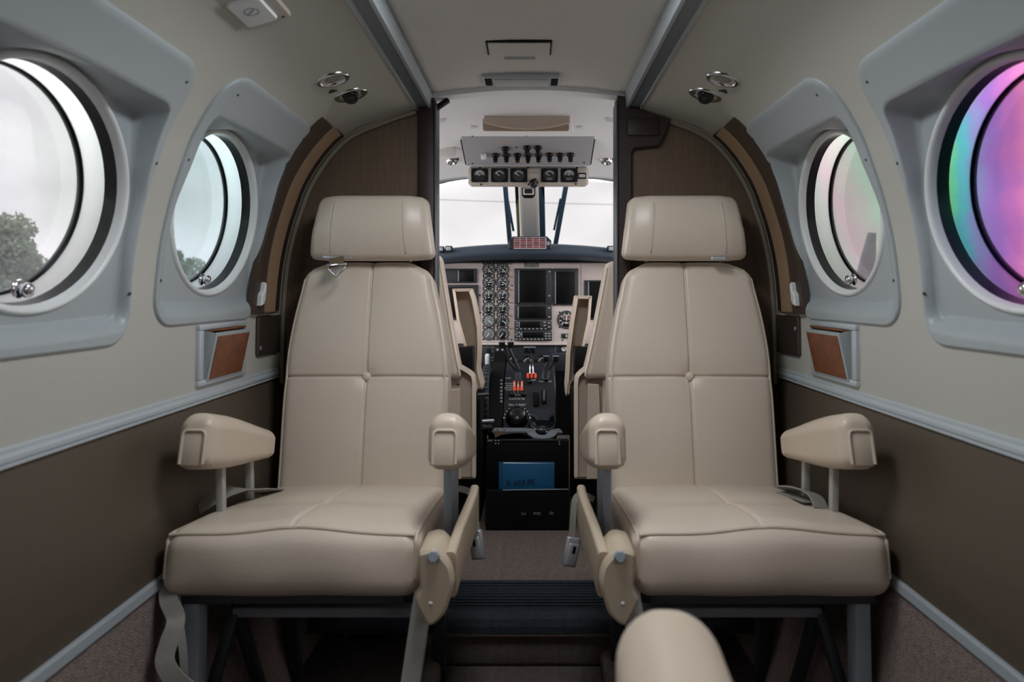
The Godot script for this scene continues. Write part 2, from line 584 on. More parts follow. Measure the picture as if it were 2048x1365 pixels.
func shell() -> void:
	var d1 := 1.625
	var d0 := -1.5
	for s: float in [-1.0, 1.0]:
		var side := "left" if s < 0 else "right"
		var w := thing("wall_" + side, "curved cream vinyl cabin side wall on the %s with round windows" % side, "wall", Vector3(s * 0.6, 0, 0), "", "structure")
		var ys := []
		for i in 44:
			ys.append(lerpf(-0.21, 0.424, i / 43.0))
		for e in [-0.0615, -0.039, 0.3155, 0.338]:
			ys.append(e)
		ys.sort()
		var ds := [d0, d1]
		for k in 4:
			var c := W0 - PITCH * k
			ds.append_array([c - 0.19, c + 0.181])
		ds.sort()
		var g := G.new()
		for layer in 2:
			var rows := []
			for d in ds:
				var row := PackedVector3Array()
				for y in ys:
					row.append(wall_at(s, y, d, layer * 0.02))
				for y in [0.438, 0.456, 0.474]:
					row.append(Vector3(CX + s * ({0.438: 0.4015, 0.456: 0.345, 0.474: 0.284}[y] as float), EYE + y + layer * 0.02, -d))
				rows.append(row)
			for i in rows.size() - 1:
				for j in rows[i].size() - 1:
					var mid_d: float = (ds[i] + ds[i + 1]) / 2
					var hole := false
					if j < ys.size() - 1:
						var mid_y: float = (ys[j] + ys[j + 1]) / 2
						for k in 4:
							var c := W0 - PITCH * k
							hole = hole or (mid_d > c - 0.19 and mid_d < c + 0.181 and mid_y > WY + drop(c) - 0.2005 and mid_y < WY + drop(c) + 0.1775)
					if not hole:
						if (s > 0) == (layer == 0):
							g.quad(rows[i][j], rows[i][j + 1], rows[i + 1][j + 1], rows[i + 1][j])
						else:
							g.quad(rows[i][j], rows[i + 1][j], rows[i + 1][j + 1], rows[i][j + 1])
		part("wall_skin", g, M.vinyl, w)
		# lower wall
		var low := G.new()
		low.sweep(PackedVector3Array([Vector3(0, 0, -d0), Vector3(0, 0, -d1)]), sec_world(s, [[0.648, -0.2], [0.643, -0.217], [0.628, -0.3], [0.617, -0.37], [0.61, -0.43], [0.607, -0.48], [0.66, -0.48], [0.68, -0.2]]), Vector3.UP)
		part("lower_panel", low, M.lower, w, Transform3D(), "grey-brown vinyl lower panel")
		var cp := G.new()
		cp.sweep(PackedVector3Array([Vector3(0, 0, -d0), Vector3(0, 0, -d1)]), sec_world(s, [[0.611, -0.465], [0.603, -0.49], [0.588, -0.58], [0.565, -0.7], [0.55, -0.8], [0.53, -0.88], [0.64, -0.88], [0.64, -0.465]]), Vector3.UP)
		part("carpet_panel", cp, M.carpet_wall, w, Transform3D(), "brown carpet kick panel")
		# chair rail and lower strip
		var rail := thing("trim_%d" % (1 if s < 0 else 2), "satin grey chair rail along the %s wall above the brown panel" % side, "trim", Vector3(s * 0.63, 0.66, 0), "", "structure")
		var rp := PackedVector3Array([Vector3(0, 0, -d0), Vector3(0, 0, -1.6)])
		part("moulding", G.new().sweep(rp, sec_world(s, [[0.65, -0.193], [0.644, -0.193], [0.6415, -0.195], [0.6415, -0.200], [0.637, -0.204], [0.637, -0.2095], [0.640, -0.2105], [0.640, -0.2125], [0.637, -0.2135], [0.637, -0.2165], [0.65, -0.2165]]), Vector3.UP), M.trim, rail)
		var strip := thing("trim_%d" % (3 if s < 0 else 4), "pale grey edging strip above the carpet kick panel on the %s" % side, "trim", Vector3(s * 0.6, 0.4, 0), "", "structure")
		part("strip", G.new().sweep(rp, sec_world(s, [[0.611, -0.468], [0.604, -0.469], [0.601, -0.472], [0.5985, -0.484], [0.6, -0.487], [0.61, -0.487]]), Vector3.UP), M.strip, strip)
		# ceiling rail
		var cr := thing("trim_%d" % (5 if s < 0 else 6), "grey aluminium channel rail running along the ceiling, %s of the centre panel" % side, "trim", Vector3(s * 0.27, 1.35, 0), "", "structure")
		part("channel", G.new().sweep(PackedVector3Array([Vector3(0, 0, -d0), Vector3(0, 0, -1.615)]), sec_world(s, [[0.286, 0.53], [0.286, 0.4745], [0.2535, 0.4775], [0.2535, 0.53]]), Vector3.UP), M.rail, cr)
		part("lip", G.new().sweep(PackedVector3Array([Vector3(0, 0, -d0), Vector3(0, 0, -1.617)]), sec_world(s, [[0.2915, 0.482], [0.2915, 0.469], [0.286, 0.469], [0.285, 0.476]]), Vector3.UP), M.rail_lip, cr)
		part("lip", G.new().sweep(PackedVector3Array([Vector3(0, 0, -d0), Vector3(0, 0, -1.617)]), sec_world(s, [[0.2555, 0.482], [0.2565, 0.4725], [0.2495, 0.473], [0.2475, 0.51], [0.252, 0.515]]), Vector3.UP), M.rail_lip, cr)
		part("end_cap", G.new().box(Vector3(CX + s * 0.248, EYE + 0.4685, -1.612), Vector3(CX + s * 0.292, EYE + 0.52, -1.622), 0.002), M.rail, cr)
	# ceiling
	var c := thing("ceiling", "beige vinyl centre ceiling panel between two metal rails", "ceiling", Vector3(0, 1.4, 0), "", "structure")
	var sec := []
	for i in 17:
		var x := lerpf(-0.262, 0.262, i / 16.0)
		sec.append([x, 0.513 + 0.021 * (1 - (x / 0.262) ** 2)])
	for i in 17:
		var x := lerpf(0.262, -0.262, i / 16.0)
		sec.append([x, 0.535 + 0.021 * (1 - (x / 0.262) ** 2)])
	part("centre_panel", G.new().sweep(PackedVector3Array([Vector3(0, 0, -d0), Vector3(0, 0, -d1)]), sec_world(1, sec), Vector3.UP, false, true, true), M.vinyl_lightened, c)
	# floor
	var f := thing("floor", "brown carpeted cabin floor between the seats", "floor", Vector3(0, 0, 0), "", "structure")
	part("cabin_carpet", G.new().box(Vector3(-0.62, -0.03, 1.5), Vector3(0.62, 0, -1.62), 0.002), M.carpet, f)
	part("cockpit_carpet", G.new().box(Vector3(-0.66, 0.1, -1.6), Vector3(0.66, EYE - 0.75, -3.3), 0.002), M.carpet, f)
	part("aisle_riser", G.new().box(Vector3(-0.235, 0, -1.465), Vector3(0.21, 0.1, -1.62), 0.012), M.carpet, f)
	for x in [-0.222, 0.180]:
		part("carpet_ridge", G.new().rbox(Transform3D(Basis(), Vector3(x, 0.022, -1.16)), Vector3(0.04, 0.06, 0.6), 0.018, null, 1, 1, 4, 3), M.carpet, f)
	# rear bulkhead with the open entrance door
	var b := thing("wall_rear", "brown rear cabin bulkhead behind the camera", "wall", Vector3(0, 0, 1.5), "", "structure")
	part("bulkhead", G.new().box(Vector3(-0.7, -0.03, 1.5), Vector3(0.7, 1.45, 1.54)), M.lower, b)


func sec_world(s: float, pts: Array) -> PackedVector2Array:   # section for sweep() along -z with up = y: side = t x up = x
	var p := PackedVector2Array()
	for q in pts:
		p.append(Vector2(CX + s * q[0], EYE + q[1]))
	return p


# ---------------------------------------------------------------- windows
func hue_tex(stops: Array, angle: float, band: float, seed_: int) -> ImageTexture:   # interference colours of a polarising film
	var im := Image.create(192, 192, false, Image.FORMAT_RGB8)
	var n := FastNoiseLite.new()
	n.seed = seed_
	n.frequency = 1.4
	var dir := Vector2(cos(angle), sin(angle))
	for j in 192:
		for i in 192:
			var p := Vector2(i, j) / 96.0 - Vector2.ONE
			var t := (p.dot(dir) * 0.5 + 0.5) + n.get_noise_2d(p.x * 0.25, p.y * 1.5) * band
			t = clampf(t, 0, 0.9999) * (stops.size() - 1)
			var c: Color = (stops[int(t)] as Color).lerp(stops[int(t) + 1], smoothstep(0, 1, t - int(t))).srgb_to_linear() * 1.75
			im.set_pixel(i, j, c.linear_to_srgb())
	return ImageTexture.create_from_image(im)


func film(tex: ImageTexture) -> StandardMaterial3D:
	var m := mat(Color(1, 1, 1, 0.0), 0.0)
	m.albedo_texture = tex
	m.refraction_enabled = true
	m.refraction_scale = 0.0002
	m.transparency = BaseMaterial3D.TRANSPARENCY_ALPHA
	return m


func disc(xf: Transform3D, r: float, t: float) -> ArrayMesh:   # thin round sheet with uv
	var st := SurfaceTool.new()
	st.begin(Mesh.PRIMITIVE_TRIANGLES)
	for z in [0.0, t]:
		var nrm := xf.basis.z * (1.0 if z > 0 else -1.0)
		for i in 64:
			var a := TAU * i / 64
			var b := TAU * (i + 1) / 64
			var tri := [Vector2.ZERO, Vector2(cos(a), sin(a)), Vector2(cos(b), sin(b))]
			if z > 0:
				tri.reverse()
			for q in tri:
				st.set_normal(nrm)
				st.set_uv(Vector2(0.5 + q.x * 0.5, 0.5 - q.y * 0.5))
				st.add_vertex(xf * Vector3(q.x * r, q.y * r, z))
	return st.commit()


func windows() -> void:
	var k := 0
	var films := [
		hue_tex([col(146, 150, 149), col(152, 154, 154), col(154, 154, 157), col(146, 148, 153), col(132, 138, 144)], 0.4, 0.12, 1),
		hue_tex([col(132, 146, 148), col(138, 150, 152), col(142, 150, 156)], 1.4, 0.15, 2),
		hue_tex([col(110, 68, 126), col(130, 76, 126), col(148, 83, 124), col(140, 80, 126), col(128, 76, 126), col(148, 86, 124), col(126, 76, 126), col(102, 74, 127), col(92, 92, 128), col(58, 116, 124), col(70, 135, 95)], -0.12, 0.06, 3),
		hue_tex([col(110, 140, 122), col(120, 138, 126), col(132, 130, 126), col(136, 124, 127), col(126, 128, 126), col(122, 128, 122)], 0.45, 0.08, 4),
	]
	for s: float in [-1.0, 1.0]:
		for j in 4:
			var dc := W0 - PITCH * j
			k += 1
			var side := "left" if s < 0 else "right"
			var seen := j < 2
			var words: String = ["far", "near"][j] + " round cabin window on the %s in a pale molded surround" % side if seen else "rear round cabin window on the %s behind the camera" % side
			if s < 0 and seen: words += ", trees outside"
			elif seen: words += [", pastel green and pink film", ", vivid purple and teal film"][j]
			var w := thing("window_%d" % k, words, "window", plane_at(s, WY + drop(dc), dc), "" if seen else "rear cabin windows", "structure")
			window(w, s, dc, seen, film(films[(0 if s < 0 else 2) + (1 - j if s < 0 else 1 - j)]) if seen else null)


func window(w: Node3D, s: float, dc: float, seen: bool, filt: Material) -> void:
	var nt := 144 if seen else 48
	var r0 := 0.1675
	var rows := []
	var outer := rrect(0.392, 0.445, 0.05, 8)      # of the surround
	for i in outer.size(): outer[i].x -= 0.009
	var inner := PackedVector2Array()           # the recess: a tapering shape, wide below
	for q in [[-0.176, 0.156], [0.168, 0.156], [0.179, -0.19], [-0.188, -0.19]]:
		inner.append(Vector2(q[0], q[1]))
	inner = soften(inner, 0.03)
	var rings := []
	for i in 7: rings.append([0, i / 6.0])
	for i in 6: rings.append([1, (i + 1) / 6.0])
	for i in 8: rings.append([2, (i + 1) / 8.0])
	for i in 3: rings.append([3, (i + 1) / 3.0])
	for t in nt + 1:
		var a := TAU * t / nt
		var dir := Vector2(cos(a), sin(a))
		var ro := ray_out(outer, dir)
		var ri := minf(ray_out(inner, dir), ro - 0.007)     # where the recess meets the wall: above, the edge overhangs the ring
		if dir.y < 0.5:
			ri = maxf(ri, r0 + 0.005)
		var rp := maxf(ri - 0.006, r0 + 0.004)              # where the recess floor ends
		var soft_w := lerpf(0.022, 0.0035, smoothstep(-0.08, 0.08, dir.y * ri))
		soft_w = minf(soft_w, ro - 0.006 - ri)
		var row := PackedVector3Array()
		var lift := 0.0055
		for q in rings:
			var p: Vector3
			if q[0] == 0:
				var r := lerpf(r0, rp, q[1])
				p = blend_wall(s, dir * r, dc, 0.0, lift)
			elif q[0] == 1:
				p = blend_wall(s, dir * rp, dc, 0.0, lift).lerp(blend_wall(s, dir * (ri + soft_w * q[1]), dc, 1.0, lift), 1.0 - (1.0 - q[1] as float) ** 2)
			elif q[0] == 2:
				p = blend_wall(s, dir * lerpf(ri + soft_w, ro - 0.004, q[1]), dc, 1.0, lift)
			else:
				var b: float = q[1] * PI / 2
				p = blend_wall(s, dir * (ro - 0.004 + 0.004 * sin(b)), dc, 1.0, lift * cos(b) - 0.0015 * q[1])
			row.append(p)
		rows.append(row)
	part("surround", G.new().grid(rows, s < 0), M.panel_white, w)
	var out := Vector3(s * 0.9916, 0.129, 0)
	var xf := frame_of(plane_at(s, WY + drop(dc), dc), out)
	var sd := 64
	part("ring", G.new().lathe(xf, [Vector2(0.1705, 0.001), Vector2(0.1695, -0.003), Vector2(0.1665, -0.0055), Vector2(0.163, -0.005), Vector2(0.1605, -0.0015), Vector2(0.159, 0.004), Vector2(0.1583, 0.010)], sd), M.ring_white, w)
	part("gasket", G.new().lathe(xf, [Vector2(0.1592, 0.007), Vector2(0.1575, 0.011), Vector2(0.158, 0.016), Vector2(0.1568, 0.02), Vector2(0.1572, 0.028)], sd), M.gasket, w)
	part("spacer", G.new().lathe(xf, [Vector2(0.1572, 0.028), Vector2(0.1575, 0.034), Vector2(0.156, 0.056), Vector2(0.153, 0.058)], sd), M.spacer, w)
	part("outer_frame", G.new().lathe(xf, [Vector2(0.154, 0.0575), Vector2(0.150, 0.0585), Vector2(0.150, 0.066), Vector2(0.158, 0.067)], sd), M.spacer_dark, w)
	part("outer_pane", disc(xf.translated_local(Vector3(0, 0, 0.0625)), 0.151, 0.003), M.pane_tint if seen else M.glass, w)
	if seen:
		part("film_pane", disc(xf.translated_local(Vector3(0, 0, 0.0265)), 0.1572, 0.002), filt, w, Transform3D(), "tinted polarising pane")
		var kp := xf.origin + Vector3(0, -0.139, -0.01)
		kp += out * (0.020 - (kp - xf.origin).dot(out))
		part("pane_knob", G.new().lathe(frame_of(kp, -out), [Vector2(0.0, 0.016), Vector2(0.006, 0.0155), Vector2(0.0095, 0.013), Vector2(0.0105, 0.009), Vector2(0.008, 0.005), Vector2(0.0065, 0.0), Vector2(0.013, -0.001)], 20), M.chrome, w)
		for q in [Vector2(-0.16, 0.195), Vector2(0.16, 0.195), Vector2(0.18, 0.07), Vector2(0.18, -0.14), Vector2(-0.196, 0.07), Vector2(-0.196, -0.14)]:
			var y: float = WY + drop(dc) + q.y
			part("screw", G.new().lathe(frame_of(wall_at(s, y, dc + q.x, -0.0055), wall_normal(s, y)), [Vector2(0.0028, -0.001), Vector2(0.0026, 0.0008), Vector2(0.0012, 0.0012), Vector2(0.0, 0.0008)], 8), M.screw, w)


func blend_wall(s: float, q: Vector2, dc: float, share: float, lift: float) -> Vector3:
	var y := WY + drop(dc) + q.y
	var a := plane_at(s, y, dc + q.x)
	var b := wall_at(s, y, dc + q.x, -lift)
	return a.lerp(b, share)


func soften(poly: PackedVector2Array, r: float) -> PackedVector2Array:
	var o := PackedVector2Array()
	var c := poly.size()
	for i in c:
		var p := poly[i]
		var ea := poly[(i - 1 + c) % c] - p
		var eb := poly[(i + 1) % c] - p
		var a := p + ea.normalized() * minf(r, ea.length() * 0.45)
		var b := p + eb.normalized() * minf(r, eb.length() * 0.45)
		for k in 4:
			var t := k / 5.0
			o.append(a.lerp(p, t).lerp(p.lerp(b, t), t))
	return o


func ray_out(poly: PackedVector2Array, dir: Vector2) -> float:
	var best := 0.0
	for i in poly.size():
		var hit = Geometry2D.segment_intersects_segment(Vector2.ZERO, dir * 2.0, poly[i], poly[(i + 1) % poly.size()])
		if hit != null:
			best = maxf(best, (hit as Vector2).length())
	return best


# ---------------------------------------------------------------- fittings on ceiling and walls
func ceiling_fittings() -> void:
	# invented fill light over the aisle, added to brighten seats and cabin
	var lp := thing("added_fill_lamp", "unseen fill light added on the ceiling over the aisle, above the camera's view", "lamp", v3(-0.01, 0.53, 0.9))
	part("bezel", G.new().rbox(Transform3D(Basis(), v3(-0.01, 0.5285, 0.9)), Vector3(0.24, 0.014, 0.38), 0.005, null, 1, 1, 1, 2), M.trim, lp)
	part("diffuser", G.new().rbox(Transform3D(Basis(), v3(-0.01, 0.522, 0.9)), Vector3(0.2, 0.01, 0.34), 0.003), M.fill_glow, lp)
	var al := AreaLight3D.new()
	al.name = "added_fill_light"
	al.area_size = Vector2(0.2, 0.34)
	al.area_normalize_energy = true
	al.light_energy = 0.45
	al.light_color = Color(0.97, 0.99, 1.0)
	al.area_range = 8.0
	al.area_attenuation = 2.0
	al.shadow_enabled = true
	add_child(al, true)
	al.transform = Transform3D(Basis(Vector3.RIGHT, -PI / 2), v3(-0.01, 0.512, 0.9))
	# centre hatch
	var y := 0.5325
	var h := thing("oxygen_mask_door", "small beige mask door ajar with a black gap in the centre ceiling panel", "hatch", v3(-0.024, y, 1.36))
	part("recess", G.new().rbox(Transform3D(Basis(), v3(-0.026, y - 0.0005, 1.358)), Vector3(0.142, 0.004, 0.078), 0.0015), M.black, h)
	part("cover", G.new().rbox(Transform3D(Basis(Vector3.RIGHT, -0.03), v3(-0.0255, y - 0.0045, 1.364)), Vector3(0.133, 0.004, 0.076), 0.0015), M.vinyl_lightened, h)
	part("finger_tab", G.new().rbox(Transform3D(Basis(), v3(-0.025, y - 0.009, 1.398)), Vector3(0.07, 0.005, 0.008), 0.002), M.trim, h)
	var l := thing("cabin_light", "long pale grey ceiling light with two black slots at its ends", "light", v3(-0.024, 0.53, 1.555))
	part("bezel", G.new().rbox(Transform3D(Basis(), v3(-0.024, 0.5285, 1.553)), Vector3(0.192, 0.012, 0.072), 0.005, null, 1, 1, 1, 2), M.trim, l)
	part("lens", G.new().rbox(Transform3D(Basis(), v3(-0.024, 0.5235, 1.553)), Vector3(0.135, 0.008, 0.05), 0.003), M.sign_grey, l)
	for x in [-0.105, 0.058]:
		part("vent_slot", G.new().rbox(Transform3D(Basis(), v3(x, 0.5225, 1.553)), Vector3(0.017, 0.002, 0.05), 0.0008), M.black, l)
		for i in 6:
			part("slat", G.new().box(v3(x - 0.0085, 0.5205, 1.533 + i * 0.008), v3(x + 0.0085, 0.5222, 1.5345 + i * 0.008), 0.0003), M.frame_dark, l)
	# reading lights and air outlets
	var nrm2 := Vector3(0.29, 0.957, 0)
	for s: float in [-1.0, 1.0]:
		var side := "left" if s < 0 else "right"
		var n := Vector3(-s * nrm2.x, -nrm2.y, 0)
		var p1 := v3(CX + s * 0.401, 0.4382, 1.284)
		var p2 := v3(CX + s * 0.395, 0.4398, 1.392)
		var a := thing("air_outlet", "oval chrome air outlet on the %s headliner, behind the reading lamp" % side, "air vent", p1)
		var stretch := Transform3D(frame_of(p1, n, Vector3.FORWARD).basis * Basis.from_scale(Vector3(1.15, 1, 1)), p1)
		part("bezel", G.new().lathe(stretch, [Vector2(0.031, -0.002), Vector2(0.031, 0.002), Vector2(0.028, 0.005), Vector2(0.024, 0.0045), Vector2(0.022, 0.001), Vector2(0.021, -0.006)], 32), M.chrome, a)
		part("lens", G.new().lathe(stretch, [Vector2(0.0215, -0.005), Vector2(0.015, 0.001), Vector2(0.008, 0.003), Vector2(0.0, 0.0035)], 24), M.lens, a)
		var b := thing("reading_lamp", "chrome eyeball reading lamp with black center on the %s headliner" % side, "lamp", p2)
		var st2 := Transform3D(frame_of(p2, n, Vector3.FORWARD).basis * Basis.from_scale(Vector3(1.2, 1, 1)), p2)
		part("bezel", G.new().lathe(st2, [Vector2(0.032, -0.002), Vector2(0.032, 0.002), Vector2(0.029, 0.004), Vector2(0.02, 0.0), Vector2(0.017, -0.006)], 32), M.chrome, b)
		part("eyeball", G.new().lathe(frame_of(p2 + Vector3(0, -0.002, 0.002), n + Vector3(0, 0, 0.5), Vector3.FORWARD), [Vector2(0.0175, -0.008), Vector2(0.0185, 0.0), Vector2(0.017, 0.008), Vector2(0.0145, 0.012), Vector2(0.012, 0.010), Vector2(0.0, 0.009)], 24), M.knob, b)
		var ic := v3(CX + s * 0.418, 0.4305, 1.338)
		var icon := PackedVector2Array([Vector2(-0.010, 0.004), Vector2(0.010, 0.004), Vector2(0.007, -0.003), Vector2(0.003, -0.004), Vector2(0.002, -0.010), Vector2(-0.004, -0.010), Vector2(-0.003, -0.004), Vector2(-0.008, -0.002)])
		single("lamp_symbol", "small grey lamp symbol beside the %s reading lamp" % side, "symbol", G.new().prism(frame_of(ic, n, Vector3.FORWARD), icon, 0.0012), M.frame_dark, "")
		# passenger sign, only the left one shows
		if s < 0:
			var sp := v3(CX - 0.415, 0.4345, 0.945)
			var sg := thing("passenger_sign", "beige illuminated sign housing with white lens on the left headliner", "sign", sp)
			var fx := frame_of(sp, n, Vector3.FORWARD)
			part("housing", G.new().prism(fx, rrect(0.082, 0.125, 0.018), 0.005, 0.003), M.gauge_strip, sg)
			part("lens", G.new().prism(fx.translated_local(Vector3(0.004, 0.006, 0.0045)), rrect(0.05, 0.075, 0.006), 0.005, 0.002), M.ring_white, sg)
			var sym := G.new()
			sym.lathe(fx.translated_local(Vector3(0.004, 0.0, 0.0092)), [Vector2(0.0095, 0.0), Vector2(0.0095, 0.0006), Vector2(0.0115, 0.0006), Vector2(0.0115, 0.0)], 24, true)
			sym.rbox(fx.translated_local(Vector3(0.004, 0.0, 0.0098)) * Transform3D(Basis(Vector3.BACK, 0.7), Vector3()), Vector3(0.021, 0.002, 0.001), 0.0002)
			part("symbol", sym, M.frame, sg)
			part("screw", G.new().lathe(fx.translated_local(Vector3(-0.028, 0.047, 0.005)), [Vector2(0.003, 0), Vector2(0.0025, 0.001), Vector2(0, 0.001)], 8), M.screw, sg)
	
	# edge of the ceiling above the doorway
	var path := PackedVector3Array()
	for i in 21:
		var x := lerpf(-0.255, 0.25, i / 20.0)
		path.append(v3(x, 0.509 + 0.021 * (1 - (x / 0.262) ** 2), 1.635))
	single("door_header", "white curved edge trim along the ceiling above the cockpit doorway", "trim", G.new().sweep(path, PackedVector2Array([Vector2(-0.02, -0.007), Vector2(0.02, -0.007), Vector2(0.02, 0.012), Vector2(-0.02, 0.012)]), Vector3.UP), M.headliner, "", "structure")


func strip_along(s: float, y0: float, y1: float, d0: float, d1: float, lift0: float, lift1: float, n := 40, bulge := 0.0) -> G:   # a band that follows the wall, from d0 to d1, proud by lift0 to lift1
	var g := G.new()
	var path_a := []
	for i in n + 1:
		var y := lerpf(y0, y1, i / float(n))
		var da := d0 + bulge * exp(-((y - 0.16) / 0.11) ** 2)
		path_a.append(PackedVector3Array([wall_at(s, y, da, 0.004), wall_at(s, y, da, -lift0), wall_at(s, y, d1, -lift1), wall_at(s, y, d1, 0.004)]))
	for j in 3:
		g.smooth(5 + j)
		for i in n:
			if s < 0:
				g.quad(path_a[i][j], path_a[i + 1][j], path_a[i + 1][j + 1], path_a[i][j + 1])
			else:
				g.quad(path_a[i][j], path_a[i][j + 1], path_a[i + 1][j + 1], path_a[i + 1][j])
	g.smooth(-1)
	for i in [0, n]:
		g.quad(path_a[i][0], path_a[i][1], path_a[i][2], path_a[i][3])
	return g


func wall_fittings() -> void:
	for s: float in [-1.0, 1.0]:
		var side := "left" if s < 0 else "right"
		var c := thing("curtain_pocket", "curved brown curtain pocket with tan pleat on the %s wall beside the partition" % side, "curtain pocket", wall_at(s, -0.05, 1.52))
		part("front_band", strip_along(s, -0.05, 0.404, 1.437, 1.49, 0.011, 0.014, 40, 0.022), M.brown, c)
		part("pleat", strip_along(s, -0.046, 0.404, 1.49, 1.535, 0.018, 0.022), M.tan, c, Transform3D(), "tan pleat")
		part("rear_band", strip_along(s, -0.046, 0.404, 1.535, 1.598, 0.012, 0.006), M.dark_brown, c)
		var hk := PackedVector2Array([Vector2(-0.009, -0.028), Vector2(0.004, -0.026), Vector2(0.011, -0.014), Vector2(0.012, 0.022), Vector2(0.007, 0.027), Vector2(0.003, 0.024), Vector2(0.001, 0.006), Vector2(-0.009, -0.003)])
		if s > 0:
			for i in hk.size(): hk[i].x *= -1
		var hx := frame_of(wall_at(s, -0.002, 1.462, -0.012), wall_normal(s, 0.0) + Vector3(0, 0, 0.0))
		part("tie_hook", G.new().prism(hx, hk, 0.012, 0.003), M.ring_white, c, Transform3D(), "white hook")
		# brown plate
		var pl := thing("wall_plate", "dark brown cover plate with one screw under the %s curtain pocket" % side, "plate", wall_at(s, -0.105, 1.54))
		var px := frame_of(wall_at(s, -0.105, 1.545, 0.0), wall_normal(s, -0.1))
		part("plate", G.new().prism(px, rrect(0.135, 0.095, 0.008), 0.008, 0.002), M.plate, pl)
		part("screw", G.new().lathe(px.translated_local(Vector3((-0.055 if s < 0 else 0.052), (-0.028 if s < 0 else 0.018), 0.008)), [Vector2(0.0055, -0.001), Vector2(0.005, 0.0012), Vector2(0.0025, 0.0006), Vector2(0, 0.0016)], 12), M.steel, pl)
		# tilt-out box with a wooden front
		var bp := wall_at(s, -0.124, 1.315)
		var bx := thing("tilt_out_bin", "tilted bin with glossy wooden front set in a white frame on the %s wall" % side, "bin", bp)
		var fx := frame_of(bp, wall_normal(s, -0.135))
		var w := 0.20
		var hh := 0.122
		var g := G.new()
		for q in [[-w / 2, -hh / 2 + 0.0118, -w / 2 + 0.017, hh / 2 - 0.0118], [w / 2 - 0.017, -hh / 2 + 0.0118, w / 2, hh / 2 - 0.0118], [-w / 2, hh / 2 - 0.012, w / 2, hh / 2], [-w / 2, -hh / 2, w / 2, -hh / 2 + 0.012]]:
			g.rbox(fx.translated_local(Vector3((q[0] + q[2]) / 2, (q[1] + q[3]) / 2, 0.002)), Vector3(q[2] - q[0], q[3] - q[1], 0.012), 0.002)
		part("frame", g, M.trim, bx)
		var side_poly := PackedVector2Array([Vector2(0.0, -0.052), Vector2(0.008, -0.052), Vector2(0.026, 0.042), Vector2(0.0, 0.048)])
		for x in [-0.074, 0.070]:
			# local polygon plane: (outwards, up)
			var b := Basis(fx.basis.z, fx.basis.y, -fx.basis.x)
			part("bin_side", G.new().prism(Transform3D(b, fx * Vector3(x + 0.004, 0, 0)), side_poly, 0.004), M.panel_white, bx)
		var tilt := Transform3D(fx.basis * Basis(Vector3.RIGHT, atan2(0.018, 0.092)), fx * Vector3(0, -0.005, 0.0165))
		part("front_border", G.new().prism(tilt, rrect(0.150, 0.100, 0.003), 0.003, 0.001), M.rail_lip, bx)
		part("wood_front", G.new().prism(tilt.translated_local(Vector3(0, -0.001, 0.0025)), rrect(0.138, 0.088, 0.002), 0.002, 0.0007), M.wood, bx)
		part("wood_top", G.new().rbox(Transform3D(fx.basis * Basis(Vector3.RIGHT, -0.5), fx * Vector3(0, 0.044, 0.011)), Vector3(0.138, 0.004, 0.022), 0.001), M.wood, bx)


